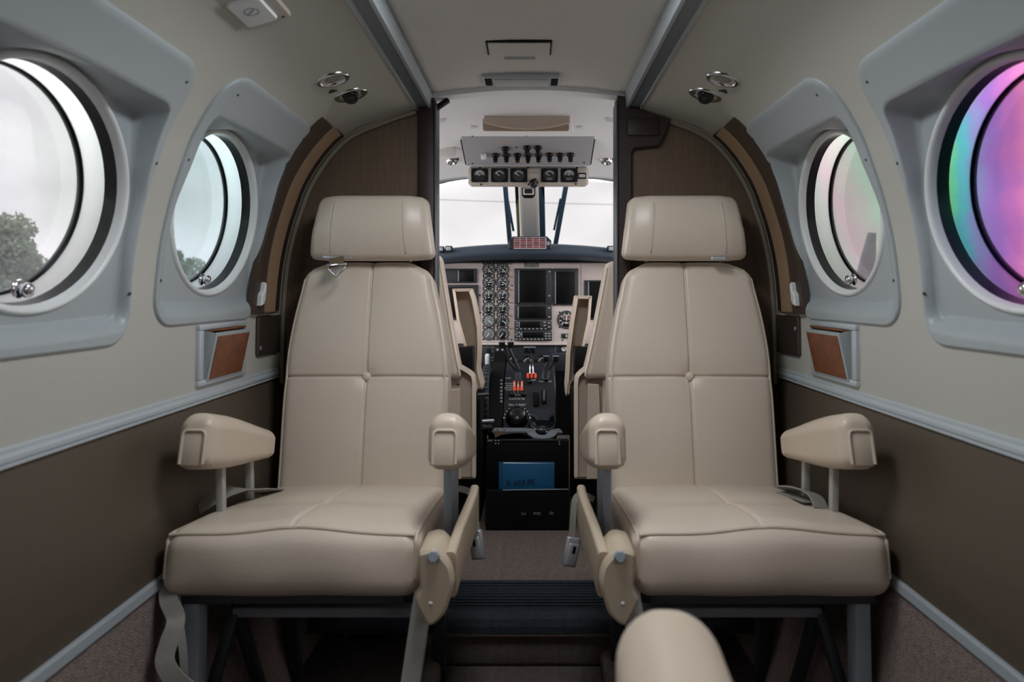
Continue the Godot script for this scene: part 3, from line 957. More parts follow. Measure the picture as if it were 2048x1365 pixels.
# ---------------------------------------------------------------- partition
func partition() -> void:
	for s: float in [-1.0, 1.0]:
		var side := "left" if s < 0 else "right"
		var p := thing("wall_partition_" + side, "wood laminate partition behind the %s seat, arched to the cabin wall" % side, "wall", v3(CX + s * 0.45, -0.88, 1.63), "", "structure")
		var poly := PackedVector2Array()
		var inner := 0.262
		poly.append(Vector2(s * inner, EYE - 0.88))
		poly.append(Vector2(s * inner, EYE + 0.5))
		poly.append(Vector2(s * 0.29, EYE + 0.475))
		for q in [[0.345, 0.456], [0.4015, 0.438]]:
			poly.append(Vector2(s * q[0], EYE + q[1]))
		for i in 30:
			var y := lerpf(0.424, -0.2, i / 29.0)
			poly.append(Vector2(s * (mag(y) + 0.002), EYE + y))
		poly.append(Vector2(s * 0.61, EYE - 0.48))
		poly.append(Vector2(s * 0.54, EYE - 0.88))
		part("laminate_panel", G.new().prism(Transform3D(Basis(), Vector3(CX, 0, -1.65)), poly, 0.03), M.laminate, p)
		# edge strip along the arch
		var path := PackedVector3Array()
		for q in [[0.29, 0.4655], [0.345, 0.449]]:
			path.append(v3(CX + s * q[0], q[1], 1.612))
		for i in 44:
			var y := lerpf(0.428, -0.235, i / 43.0)
			path.append(wall_at(s, y, 1.612, -0.011))
		part("arch_welt", G.new().tube(path, 0.0062, 10), M.welt, p)
		var path2 := PackedVector3Array()
		for q in path:
			path2.append(q + Vector3(0, 0, 0.004) + (Vector3(s * 0.9, 0.45, 0).normalized() * 0.0095))
		part("arch_welt", G.new().tube(path2, 0.004, 8), M.welt, p)
		# dark trim beside the doorway
		var q0 := 0.2825 if s < 0 else 0.2655
		var q1 := 0.2405 if s < 0 else 0.2285
		var post := G.new()
		if s < 0:
			post.box(v3(CX - q0, -0.75, 1.60), v3(CX - q1, 0.5, 1.665), 0.004)
		else:
			var pp := PackedVector2Array([Vector2(q1, -0.75), Vector2(q0, -0.75), Vector2(q0, 0.36), Vector2(q0 + 0.006, 0.369), Vector2(0.335, 0.376), Vector2(0.341, 0.384), Vector2(0.366, 0.444), Vector2(0.345, 0.452), Vector2(0.29, 0.468), Vector2(0.285, 0.5), Vector2(q1, 0.505)])
			post.prism(Transform3D(Basis(), v3(CX, 0, 1.665)), pp, 0.065, 0.003)
		part("door_post", post, M.dark_brown, p, Transform3D(), "dark brown door post")
		if s > 0:
			part("latch_cover", G.new().rbox(Transform3D(Basis(), v3(CX + 0.293, 0.423, 1.598)), Vector3(0.082, 0.046, 0.008), 0.003), M.dark_brown, p)
		part("edge_strip", G.new().box(v3(CX + s * (q1 + 0.0005), -0.75, 1.593), v3(CX + s * (q1 - 0.004), 0.49, 1.66), 0.0012), M.frame_dark, p)
	var hook := thing("door_latch", "black latch arm sticking out at the top of the left door post", "latch", at(880, 212, 1.64))
	part("arm", G.new().bar(at(872, 217, 1.63), at(897, 200, 1.64), 0.012, 0.012), M.black, hook)
	part("bracket", G.new().box(at(868, 200, 1.6), at(876, 235, 1.66), 0.002), M.black, hook)


# ---------------------------------------------------------------- cabin seats
func cabin_seats() -> void:
	for s: float in [-1.0, 1.0]:
		cabin_seat(s)
	# armrest and seat that stand just before the camera
	var o := thing("club_chair", "beige leather seat at the bottom edge of the photo, showing only one rounded armrest", "seat", v3(0.3, -0.88, 0.3))
	var dirz := Vector3(0.0155 + 0.07, 0, -1).normalized()
	var b := Basis(Vector3.UP.cross(-dirz).normalized(), Vector3.UP, -dirz)
	part("armrest", G.new().rbox(Transform3D(b, v3(0.094, -0.300, 0.335)), Vector3(0.082, 0.105, 0.36), 0.036, func(p: Vector3): return p + Vector3(0, -0.004 * (p.x / 0.04) ** 2, 0), 4, 4, 12, 5), M.leather_arm, o)
	part("armrest_post", G.new().box(v3(0.085, -0.36, 0.3), v3(0.105, -0.6, 0.33)), M.post, o)
	part("seat_cushion", G.new().rbox(Transform3D(Basis(), v3(0.31, -0.49, 0.3)), Vector3(0.36, 0.12, 0.42), 0.03, null, 6, 3, 6, 3), M.leather, o)
	for x in [0.16, 0.42]:
		part("leg", G.new().box(v3(x, -0.55, 0.2), v3(x + 0.03, -0.88, 0.23)), M.frame, o)


func cabin_seat(s: float) -> void:
	var side := "left" if s < 0 else "right"
	var words := "beige leather club seat left of the aisle with metal belt ring hanging on its backrest" if s < 0 else "beige leather club seat right of the aisle with a belt clip under its headrest"
	var o := thing("club_chair", words, "seat", v3(CX + s * 0.38, -0.88, 1.2), "facing cabin seats before the partition")
	var X := func(xm: float) -> float: return CX + s * xm
	# --- cushion: local x across, y up, z towards the camera
	var cw := 0.424
	var cl := 0.44
	var ch := 0.112
	var cxm := 0.3835
	var rake := 0.15
	var warp_c := func(p: Vector3) -> Vector3:
		var u := p.x / (cw / 2)
		var t := p.z / (cl / 2)               # 1 = front
		var q := p
		if p.y > 0:
			q.y += 0.014 * (1 - u * u) * (1 - t * t * 0.6)
			q.y -= 0.0055 * exp(-(p.x / 0.0035) ** 2) * smoothstep(0.98, 0.9, t)
			q.y -= 0.006 * exp(-((p.z - 0.035) / 0.035) ** 2) * (1 - u * u)
			q.y += 0.004 * sin(u * 5.0 + 1.0) * (1 - u * u) * smoothstep(0.2, 0.8, t)
		if t > 0.7:
			q.z += 0.015 * (1 - u * u) * (1 - (p.y / (ch / 2)) ** 2)
			q.z += 0.004 * sin(u * 7.0) * (p.y / ch)
		q.x *= 1.0 - 0.045 * (0.5 - 0.5 * t)
		q.y -= 0.008 * smoothstep(0.4, 1.0, t) * (0.5 + p.y / ch) * absf(u) * 0.6
		return q
	var cxf := Transform3D(Basis(Vector3.RIGHT, -rake) , v3(X.call(cxm), -0.471, 1.223))
	cxf.basis = Basis(Vector3.RIGHT, -rake)
	var exs := []
	for i in 9: exs.append((i - 4) * 0.0018)
	for e in [0.011, 0.016, 0.024]: exs.append_array([e, -e])
	var cush := part("seat_cushion", G.new().rbox(cxf, Vector3(cw, ch, cl), 0.032, warp_c, 28, 8, 28, 5, exs), M.leather, o)
	var run := func(pts: Array, xf: Transform3D, warp: Variant, n: int) -> PackedVector3Array:
		var res := PackedVector3Array()
		for i in pts.size() - 1:
			for k in n:
				res.append(xf * (warp.call((pts[i] as Vector3).lerp(pts[i + 1], k / float(n))) as Vector3))
		res.append(xf * (warp.call(pts[pts.size() - 1]) as Vector3))
		return res
	var hx := cw / 2 - 0.0098
	var hz := cl / 2 - 0.0094
	var hy := ch / 2 - 0.0094
	part("piping", G.new().tube(run.call([Vector3(-hx + 0.002, hy, hz), Vector3(hx - 0.002, hy, hz)], cxf, warp_c, 30), 0.0034, 8), M.piping, cush)
	for e in [-1.0, 1.0]:
		part("piping", G.new().tube(run.call([Vector3(e * hx, -hy + 0.024, hz), Vector3(e * hx, hy - 0.01, hz), Vector3(e * hx, hy, hz - 0.012), Vector3(e * hx, hy, -hz + 0.05)], cxf, warp_c, 10), 0.0034, 8), M.piping, cush)
	# --- backrest: local y along its height, z towards the camera; its section follows the outline measured from the photo
	var bh := 0.56
	var y_lo := v3(0, -0.47, 1.415)
	var y_hi := v3(0, 0.078, 1.535)
	var up := (y_hi - y_lo).normalized()
	var bxf := Transform3D(Basis(Vector3.RIGHT, up, Vector3.RIGHT.cross(up)), (y_lo + y_hi) / 2 - Vector3.RIGHT.cross(up) * 0.05)
	bxf.origin.x = X.call(0.38)
	var edge := func(v: float, outer: bool) -> float:    # v 0 bottom .. 1 top: distance from the seat's centre line
		if outer:
			return lerpf(0.196, 0.200, smoothstep(0, 0.45, v)) - 0.030 * smoothstep(0.5, 1.0, v) * v
		return lerpf(0.192, 0.190, smoothstep(0, 0.4, v)) - 0.048 * smoothstep(0.4, 1.0, v) * v
	var bw := 0.40
	var bt := 0.105
	var warp_b := func(p: Vector3) -> Vector3:
		var v := clampf(p.y / bh + 0.5, 0, 1)
		var u := p.x / (bw / 2)
		var q := p
		q.x = u * (edge.call(v, u * s > 0) as float)
		if p.z > 0:
			q.z += 0.016 * (1 - u * u) * (1 - (2 * v - 1) ** 2 * 0.5)
			var groove := maxf(exp(-(p.x / 0.003) ** 2), exp(-((p.y + 0.003) / 0.003) ** 2))
			q.z -= 0.006 * groove
			q.z -= 0.004 * maxf(exp(-(p.x / 0.03) ** 2), exp(-((p.y + 0.003) / 0.03) ** 2))
			q.z -= 0.010 * exp(-(p.x * p.x + (p.y + 0.003) ** 2) / 0.0006)
		# shoulders
		q.y -= 0.022 * smoothstep(0.55, 1.0, absf(u)) * smoothstep(0.75, 1.0, v)
		return q
	var eys := []
	for i in 9: eys.append(-0.003 + (i - 4) * 0.0018)
	for e in [0.011, 0.016, 0.024]: eys.append_array([e - 0.003, -e - 0.003])
	var back := part("backrest", G.new().rbox(bxf, Vector3(bw, bh, bt), 0.026, warp_b, 26, 30, 4, 5, exs, eys), M.leather, o)
	var fx := bw / 2 - 0.0078
	var fy := bh / 2 - 0.0078
	var fz := bt / 2 - 0.0078
	part("piping", G.new().tube(run.call([Vector3(-fx, -fy, fz), Vector3(-fx, fy - 0.02, fz), Vector3(-fx + 0.02, fy, fz), Vector3(fx - 0.02, fy, fz), Vector3(fx, fy - 0.02, fz), Vector3(fx, -fy, fz)], bxf, warp_b, 16), 0.0032, 8), M.piping, back)
	part("button", G.new().lathe(Transform3D(bxf.basis, bxf * (warp_b.call(Vector3(0, -0.003, bt / 2)) as Vector3)), [Vector2(0.0, 0.012), Vector2(0.006, 0.011), Vector2(0.0098, 0.008), Vector2(0.0112, 0.003), Vector2(0.0095, -0.003)], 20), M.leather, back)
	# --- headrest
	var hw := 0.30
	var hh := 0.158
	var hxf := Transform3D(Basis(Vector3.RIGHT, 0.06), v3(X.call(0.381), 0.156, 1.535))
	var warp_h := func(p: Vector3) -> Vector3:
		var v := p.y / hh + 0.5
		var u := p.x / (hw / 2)
		var q := p
		var top_in := 0.028 if u * s > 0 else 0.016
		q.x -= signf(p.x) * top_in * v * absf(u)
		if p.z > 0:
			q.z += 0.020 * (1 - (2 * v - 0.9) ** 2) - 0.014 * smoothstep(0.6, 1.0, absf(u))
		q.y -= 0.003 * smoothstep(0.6, 1.0, absf(u)) * signf(p.y)
		return q
	var head := part("headrest", G.new().rbox(hxf, Vector3(hw, hh, 0.085), 0.018, warp_h, 18, 10, 4, 5), M.leather, o)
	for e in [-1.0, 1.0]:
		var xs: float = e * 0.091
		part("piping", G.new().tube(run.call([Vector3(xs, -hh / 2, 0.0), Vector3(xs, -hh / 2 + 0.02, 0.0405), Vector3(xs, hh / 2 - 0.02, 0.0405), Vector3(xs, hh / 2, 0.0)], hxf, warp_h, 10), 0.0032, 8), M.piping, head)
		var xe: float = e * (hw / 2 - 0.0088)
		part("piping", G.new().tube(run.call([Vector3(xe, -hh / 2 + 0.0088, 0.0), Vector3(xe, -hh / 2 + 0.02, 0.034), Vector3(xe, hh / 2 - 0.02, 0.034), Vector3(xe, hh / 2 - 0.0088, 0.0)], hxf, warp_h, 10), 0.0036, 8), M.piping, head)
	part("headrest_bracket", G.new().box(v3(X.call(0.40), 0.055, 1.55), v3(X.call(0.47), 0.09, 1.56)), M.frame_dark, o)
	# --- armrests
	for inner in [true, false]:
		var xm: float = 0.136 if inner else 0.5575
		var al := 0.29
		var ahh := 0.094
		var aw := 0.064
		var warp_a := func(p: Vector3) -> Vector3:
			var t := p.z / al + 0.5             # 1 front
			var q := p
			var k := lerpf(0.6, 1.0, smoothstep(-0.1, 0.8, t))
			q.y = p.y * k - 0.004 * (1 - t)
			q.x = p.x * (lerpf(0.85, 1.0, t)) * (1.0 + 0.12 * (1 - (2 * t - 0.9) ** 2) * 0.6)
			if p.y > 0:
				q.y -= 0.008 * (p.x / (aw / 2)) ** 2 * smoothstep(0.0, 0.04, p.y)
			return q
		var slope := 0.285
		var axf := Transform3D(Basis(Vector3.RIGHT, -slope), v3(X.call(xm), -0.283, 1.185))
		axf.basis = Basis(Vector3.RIGHT, -slope * 0.85)
		var arm := part("armrest", G.new().rbox(axf, Vector3(aw, ahh, al), 0.022, warp_a, 6, 8, 16, 5), M.leather_arm, o)
		var px := aw / 2 - 0.0065
		var py := ahh / 2 - 0.0065
		part("piping", G.new().tube(run.call([Vector3(-px, -py, al / 2 - 0.018), Vector3(-px, py - 0.014, al / 2 - 0.015), Vector3(-px + 0.014, py, al / 2 - 0.015), Vector3(px - 0.014, py, al / 2 - 0.015), Vector3(px, py - 0.014, al / 2 - 0.015), Vector3(px, -py, al / 2 - 0.018)], axf, warp_a, 8), 0.0022, 6), M.seam, arm)
		var po := -0.002 if inner else 0.0
		var u := PackedVector3Array()
		for q in [[-0.019, -0.038], [-0.019, 0.008], [-0.017, 0.014], [-0.012, 0.0165], [0.012, 0.0165], [0.017, 0.014], [0.019, 0.008], [0.019, -0.038]]:
			u.append(axf * Vector3(q[0] + po, q[1], al / 2 + 0.0005))
		part("front_panel", G.new().rbox(axf.translated_local(Vector3(po, -0.0135, al / 2 - 0.0025)), Vector3(0.037, 0.056, 0.006), 0.0025), M.leather_arm, arm)
		part("piping", G.new().tube(u, 0.003, 8), M.piping, arm)
		for k in 2:
			var dd: float = [1.13, 1.245][k] if not inner else [1.14, 1.25][k]
			var xx: float = (0.555 if not inner else 0.146)
			part("armrest_post", G.new().bar(v3(X.call(xx), -0.56, dd + 0.01), v3(X.call(xx), -0.31, dd), 0.013, 0.014), M.post if not inner else M.frame, o)
	# --- inner side shroud
	var body := PackedVector2Array([Vector2(0.172, -0.405), Vector2(0.140, -0.401), Vector2(0.118, -0.43), Vector2(0.113, -0.46), Vector2(0.128, -0.505), Vector2(0.147, -0.522), Vector2(0.157, -0.522), Vector2(0.178, -0.48), Vector2(0.166, -0.465)])
	for i in body.size(): body[i].x *= s
	body = soften(body, 0.013)
	var sh := part("side_shroud", G.new().prism(Transform3D(Basis(), v3(CX, 0, 1.06)), body, 0.085, 0.005, true), M.shroud, o)
	var arm_path := PackedVector3Array([v3(X.call(0.122), -0.452, 1.0), v3(X.call(0.117), -0.44, 1.08), v3(X.call(0.112), -0.437, 1.17), v3(X.call(0.110), -0.44, 1.25), v3(X.call(0.112), -0.445, 1.315)])
	part("shroud_arm", G.new().sweep(arm_path, rrect(0.018, 0.078, 0.007), Vector3.UP, false, true, true), M.shroud, sh)
	part("bolt", G.new().lathe(frame_of(v3(X.call(0.145), -0.413, 0.976), Vector3(0, 0.3, 1)), [Vector2(0.0095, -0.01), Vector2(0.0095, 0.006), Vector2(0.008, 0.008), Vector2(0.0, 0.008)], 6, true), M.frame, sh)
	part("rivet", G.new().lathe(frame_of(v3(X.call(0.150), -0.486, 0.976), Vector3(0, 0, 1)), [Vector2(0.0035, -0.003), Vector2(0.0033, 0.002), Vector2(0.0, 0.0035)], 10), M.ring_white, sh)
	# --- frame
	part("leg", G.new().bar(v3(X.call(0.548), -0.49, 1.035), v3(X.call(0.548), -0.88, 1.02), 0.025, 0.03), M.frame, o)
	part("leg", G.new().bar(v3(X.call(0.168), -0.48, 1.03), v3(X.call(0.215), -0.88, 0.93), 0.03, 0.02), M.post, o)
	part("leg", G.new().bar(v3(X.call(0.53), -0.55, 1.40), v3(X.call(0.53), -0.88, 1.42), 0.025, 0.03), M.frame_dark, o)
	part("leg", G.new().bar(v3(X.call(0.2), -0.55, 1.40), v3(X.call(0.2), -0.88, 1.42), 0.025, 0.03), M.frame_dark, o)
	part("crossbar", G.new().box(v3(X.call(0.51), -0.546, 1.08), v3(X.call(0.2), -0.563, 1.10)), M.frame, o)
	part("brace", G.new().bar(v3(X.call(0.508), -0.55, 1.09), v3(X.call(0.545), -0.86, 1.30), 0.02, 0.018), M.frame_dark, o)
	part("brace", G.new().bar(v3(X.call(0.508), -0.55, 1.09), v3(X.call(0.552), -0.76, 1.035), 0.018, 0.016), M.frame_dark, o)
	part("seat_pan", G.new().rbox(Transform3D(cxf.basis, cxf * Vector3(0, -0.058, 0)), Vector3(0.37, 0.02, 0.40), 0.004), M.frame_dark, o)
	part("floor_rail", G.new().box(v3(X.call(0.238 if s < 0 else 0.212), -0.88, 0.8), v3(X.call(0.256 if s < 0 else 0.23), -0.86, 1.45)), M.frame_dark, o)
	var holes := G.new()
	for i in 14:
		holes.lathe(frame_of(v3(X.call(0.247 if s < 0 else 0.221), -0.859, 0.85 + i * 0.042), Vector3.UP), [Vector2(0.008, -0.002), Vector2(0.0075, 0.0015), Vector2(0.004, 0.001), Vector2(0.0, -0.001)], 10)
	var hn := part("rail_stud", holes, M.frame, o)
	hn.set_meta("kind", "stuff")
	# --- belts
	if s < 0:
		var lap := smooth_path([at(398, 1016, 1.16), at(425, 1000, 1.17), at(455, 984, 1.19), at(480, 978, 1.21), at(510, 982, 1.25), at(552, 984, 1.34)])
		part("lap_belt", G.new().ribbon(lap, 0.036, 0.0025, Vector3(-0.25, 1, 0.55)), M.belt, o)
		var hang := smooth_path([at(338, 1165, 1.03), at(337, 1200, 1.0), at(352, 1240, 0.98), at(338, 1285, 0.965), at(330, 1325, 0.955), at(352, 1362, 0.95), at(392, 1392, 0.95)])
		part("hanging_belt", G.new().ribbon(hang, 0.026, 0.003, Vector3(0.35, 0.1, 1)), M.belt, o)
		part("hanging_belt", G.new().ribbon(smooth_path([at(350, 1170, 1.03), at(358, 1240, 0.99), at(366, 1300, 0.975), at(370, 1385, 0.97)]), 0.011, 0.003, Vector3(0.5, 0, 1)), M.belt, o)
		part("harness_strap", G.new().ribbon(PackedVector3Array([at(673, 512, 1.50), at(673, 522, 1.478), at(673, 533, 1.462)]), 0.034, 0.003, Vector3(0, 0.4, 1)), M.belt_brown, o)
		var tri := PackedVector3Array([at(653, 530, 1.458), at(693, 528, 1.458), at(687, 539, 1.453), at(673, 553, 1.447), at(659, 541, 1.453)])
		part("harness_ring", G.new().tube(tri, 0.0036, 8, true), M.chrome, o, Transform3D(), "metal belt ring")
		part("harness_bar", G.new().box(at(648, 512, 1.5), at(705, 518, 1.49), 0.002), M.steel, o)
	else:
		var lap2 := smooth_path([at(1562, 978, 1.32), at(1590, 978, 1.25), at(1615, 984, 1.20), at(1633, 996, 1.17), at(1642, 1018, 1.15)])
		part("lap_belt", G.new().ribbon(lap2, 0.03, 0.003, Vector3(0.3, 1, 0.2)), M.belt, o)
		part("lap_belt", G.new().ribbon(smooth_path([at(1565, 985, 1.3), at(1595, 995, 1.24), at(1622, 1005, 1.18)]), 0.03, 0.0025, Vector3(0.0, 1, 0.8)), M.belt, o)
		part("hanging_belt", G.new().tube(smooth_path([at(1712, 1190, 1.08), at(1722, 1250, 1.07), at(1722, 1310, 1.05), at(1708, 1380, 1.03)]), 0.003, 6), M.belt, o)
		part("belt_clip", G.new().rbox(Transform3D(Basis(), at(1436, 518, 1.485)), Vector3(0.036, 0.01, 0.012), 0.003), M.steel, o, Transform3D(), "metal belt clip")
		part("harness_strap", G.new().ribbon(PackedVector3Array([at(1436, 510, 1.51), at(1436, 518, 1.49)]), 0.03, 0.003, Vector3(0, 0.4, 1)), M.belt_brown, o)
	# belt end with its buckle, hanging into the aisle
	var hang2: PackedVector3Array
	var bk: Vector3
	var bdir: Vector3
	if s < 0:
		hang2 = smooth_path([at(918, 978, 1.3), at(938, 984, 1.29), at(948, 1000, 1.28), at(951, 1035, 1.27), at(955, 1070, 1.265)])
		bk = at(954, 1090, 1.262)
		bdir = Vector3(0.25, -1, 0.05)
	else:
		hang2 = smooth_path([at(1188, 1000, 1.28), at(1165, 990, 1.28), at(1150, 1000, 1.27), at(1146, 1040, 1.26), at(1143, 1082, 1.255)])
		bk = at(1142, 1104, 1.252)
		bdir = Vector3(-0.3, -1, 0.05)
	var bel := part("buckle_belt", G.new().ribbon(hang2, 0.012, 0.004, Vector3(0.1, 0.2, 1)), M.belt, o)
	var kx := frame_of(bk, Vector3(0.4 * s, 0.1, 1), -bdir)
	part("buckle", G.new().rbox(kx, Vector3(0.03, 0.056, 0.012), 0.003).rbox(kx.translated_local(Vector3(0, -0.004, 0.008)), Vector3(0.022, 0.042, 0.006), 0.002), M.steel, bel)
	part("buckle_slot", G.new().rbox(kx.translated_local(Vector3(0, 0.006, 0.0113)), Vector3(0.006, 0.014, 0.001), 0.0004), M.black, bel)


func smooth_path(p: Array, n := 7) -> PackedVector3Array:
	var o := PackedVector3Array()
	for i in p.size() - 1:
		var a: Vector3 = p[maxi(i - 1, 0)]
		var b: Vector3 = p[i]
		var c: Vector3 = p[i + 1]
		var d: Vector3 = p[mini(i + 2, p.size() - 1)]
		for k in n:
			o.append(b.cubic_interpolate(c, a, d, k / float(n)))
	o.append(p[p.size() - 1])
	return o


# ---------------------------------------------------------------- flight deck
const DI := 2.65         # distance of the instrument panel


func flight_deck() -> void:
	# shell of the cockpit
	var c := thing("cockpit_ceiling", "white cockpit headliner above the windshield", "ceiling", v3(0, 0.5, 2.0), "", "structure")
	var rows := []
	for i in 13:
		var d := lerpf(1.64, 2.52, i / 12.0)
		var row := PackedVector3Array()
		for j in 25:
			var x := lerpf(-0.66, 0.66, j / 24.0)
			var top := lerpf(0.528, 0.464, smoothstep(1.64, 2.6, d) * 1.08)
			row.append(v3(x, top - 0.3 * maxf(0, absf(x) - 0.24) ** 1.3, d))
		rows.append(row)
	part("headliner", G.new().grid(rows, true), M.headliner, c)
	var lip := PackedVector3Array()
	for j in 25:
		var x := lerpf(-0.66, 0.66, j / 24.0)
		lip.append(v3(x, 0.462 - 0.3 * maxf(0, absf(x) - 0.24) ** 1.3, 2.52))
	part("edge_seal", G.new().tube(lip, 0.004, 8), M.frame_dark, c)
	var side_w := thing("wall_front", "dark cockpit firewall behind the instrument panel", "wall", v3(0, 0, 2.4), "", "structure")
	part("firewall", G.new().box(v3(-0.7, -0.78, 3.28), v3(0.7, 0.17, 3.31)), M.black_soft, side_w)
	for s: float in [-1.0, 1.0]:
		var cw := thing("wall_cockpit_" + ("left" if s < 0 else "right"), "white cockpit side wall below the %s side window" % ("left" if s < 0 else "right"), "wall", v3(s * 0.68, 0, 2.4), "", "structure")
		part("side_wall", G.new().box(v3(s * 0.66, -0.78, 1.62), v3(s * 0.70, -0.12, 3.3)), M.headliner, cw)
		part("side_post", G.new().box(v3(s * 0.62, 0.02, 1.64), v3(s * 0.70, 0.5, 1.72)), M.headliner, cw)
	# windshield
	var ws := thing("window_13", "bright two-pane cockpit windshield with a white center post", "window", v3(0, 0.3, 2.9), "", "structure")
	for s: float in [-1.0, 1.0]:
		var q := [v3(s * 0.02, 0.465, 2.535), v3(s * 0.66, 0.40, 2.40), v3(s * 0.70, 0.17, 2.95), v3(s * 0.02, 0.19, 3.25)]
		var g := G.new()
		g.smooth(-1)
		g.quad(q[0], q[1], q[2], q[3])
		part("pane", g, M.shield, ws)
	var pa := at(1057, 360, 2.55)
	var pb := at(1062, 500, 3.14)
	var ax := (pb - pa).normalized()
	var pxf := Transform3D(Basis(Vector3.RIGHT, ax, Vector3.RIGHT.cross(ax)), (pa + pb) / 2)
	var ln := pa.distance_to(pb)
	part("centre_post", G.new().rbox(pxf, Vector3(0.088, ln, 0.05), 0.018, func(p: Vector3): return Vector3(p.x * (1.0 + 0.16 * p.y / ln), p.y, p.z), 2, 2, 2, 4), M.post_white, ws)
	part("post_seal", G.new().bar(pa + Vector3(-0.05, 0, -0.02), pb + Vector3(-0.058, 0, -0.02), 0.014, 0.02), M.seal, ws)
	part("post_seal", G.new().bar(pa + Vector3(0.05, 0, -0.02), pb + Vector3(0.06, 0, -0.02), 0.03, 0.02), M.wiper, ws)
	# the compass socket on the post
	var comp := thing("post_fitting", "black and white fitting at the top of the windshield center post", "fitting", at(1057, 385, 2.5))
	part("backplate", G.new().prism(frame_of(at(1057, 386, 2.52), Vector3(0, 0, 1)), PackedVector2Array([Vector2(-0.028, 0.02), Vector2(0.028, 0.02), Vector2(0.027, -0.012), Vector2(0.016, -0.022), Vector2(-0.016, -0.022), Vector2(-0.027, -0.012)]), 0.012, 0.003), M.black, comp)
	part("frame", G.new().rbox(frame_of(at(1057, 383.5, 2.508), Vector3(0, 0, 1)), Vector3(0.044, 0.026, 0.008), 0.003), M.ring_white, comp)
	part("core", G.new().rbox(frame_of(at(1057, 382.5, 2.502), Vector3(0, 0, 1)), Vector3(0.032, 0.019, 0.008), 0.002), M.unit, comp)
	for s: float in [-1.0, 1.0]:
		var w := thing("windshield_wiper", "blue-grey windshield wiper %s of the center post" % ("left" if s < 0 else "right"), "wiper", at(1022 if s < 0 else 1110, 495, 3.25))
		if s < 0:
			part("arm", G.new().bar(at(1010, 366, 3.12), at(1021, 500, 3.32), 0.024, 0.014), M.wiper, w)
			part("blade", G.new().bar(at(1012, 382, 3.16), at(1027, 462, 3.28), 0.012, 0.012), M.wiper, w)
		else:
			part("arm", G.new().bar(at(1133, 366, 3.12), at(1109, 500, 3.32), 0.024, 0.014), M.wiper, w)
			part("blade", G.new().bar(at(1121, 398, 3.16), at(1108, 460, 3.28), 0.01, 0.012), M.wiper, w)
	overhead()
	glareshield()
	instruments()
	crew_seats()


func screw_at(p: Vector3, n: Vector3, r: float, parent: Node3D, m: Material = null) -> void:
	part("screw", G.new().lathe(frame_of(p, n), [Vector2(r, -0.001), Vector2(r * 0.9, 0.0012), Vector2(0.0, 0.0016)], 8), m if m else M.black, parent)


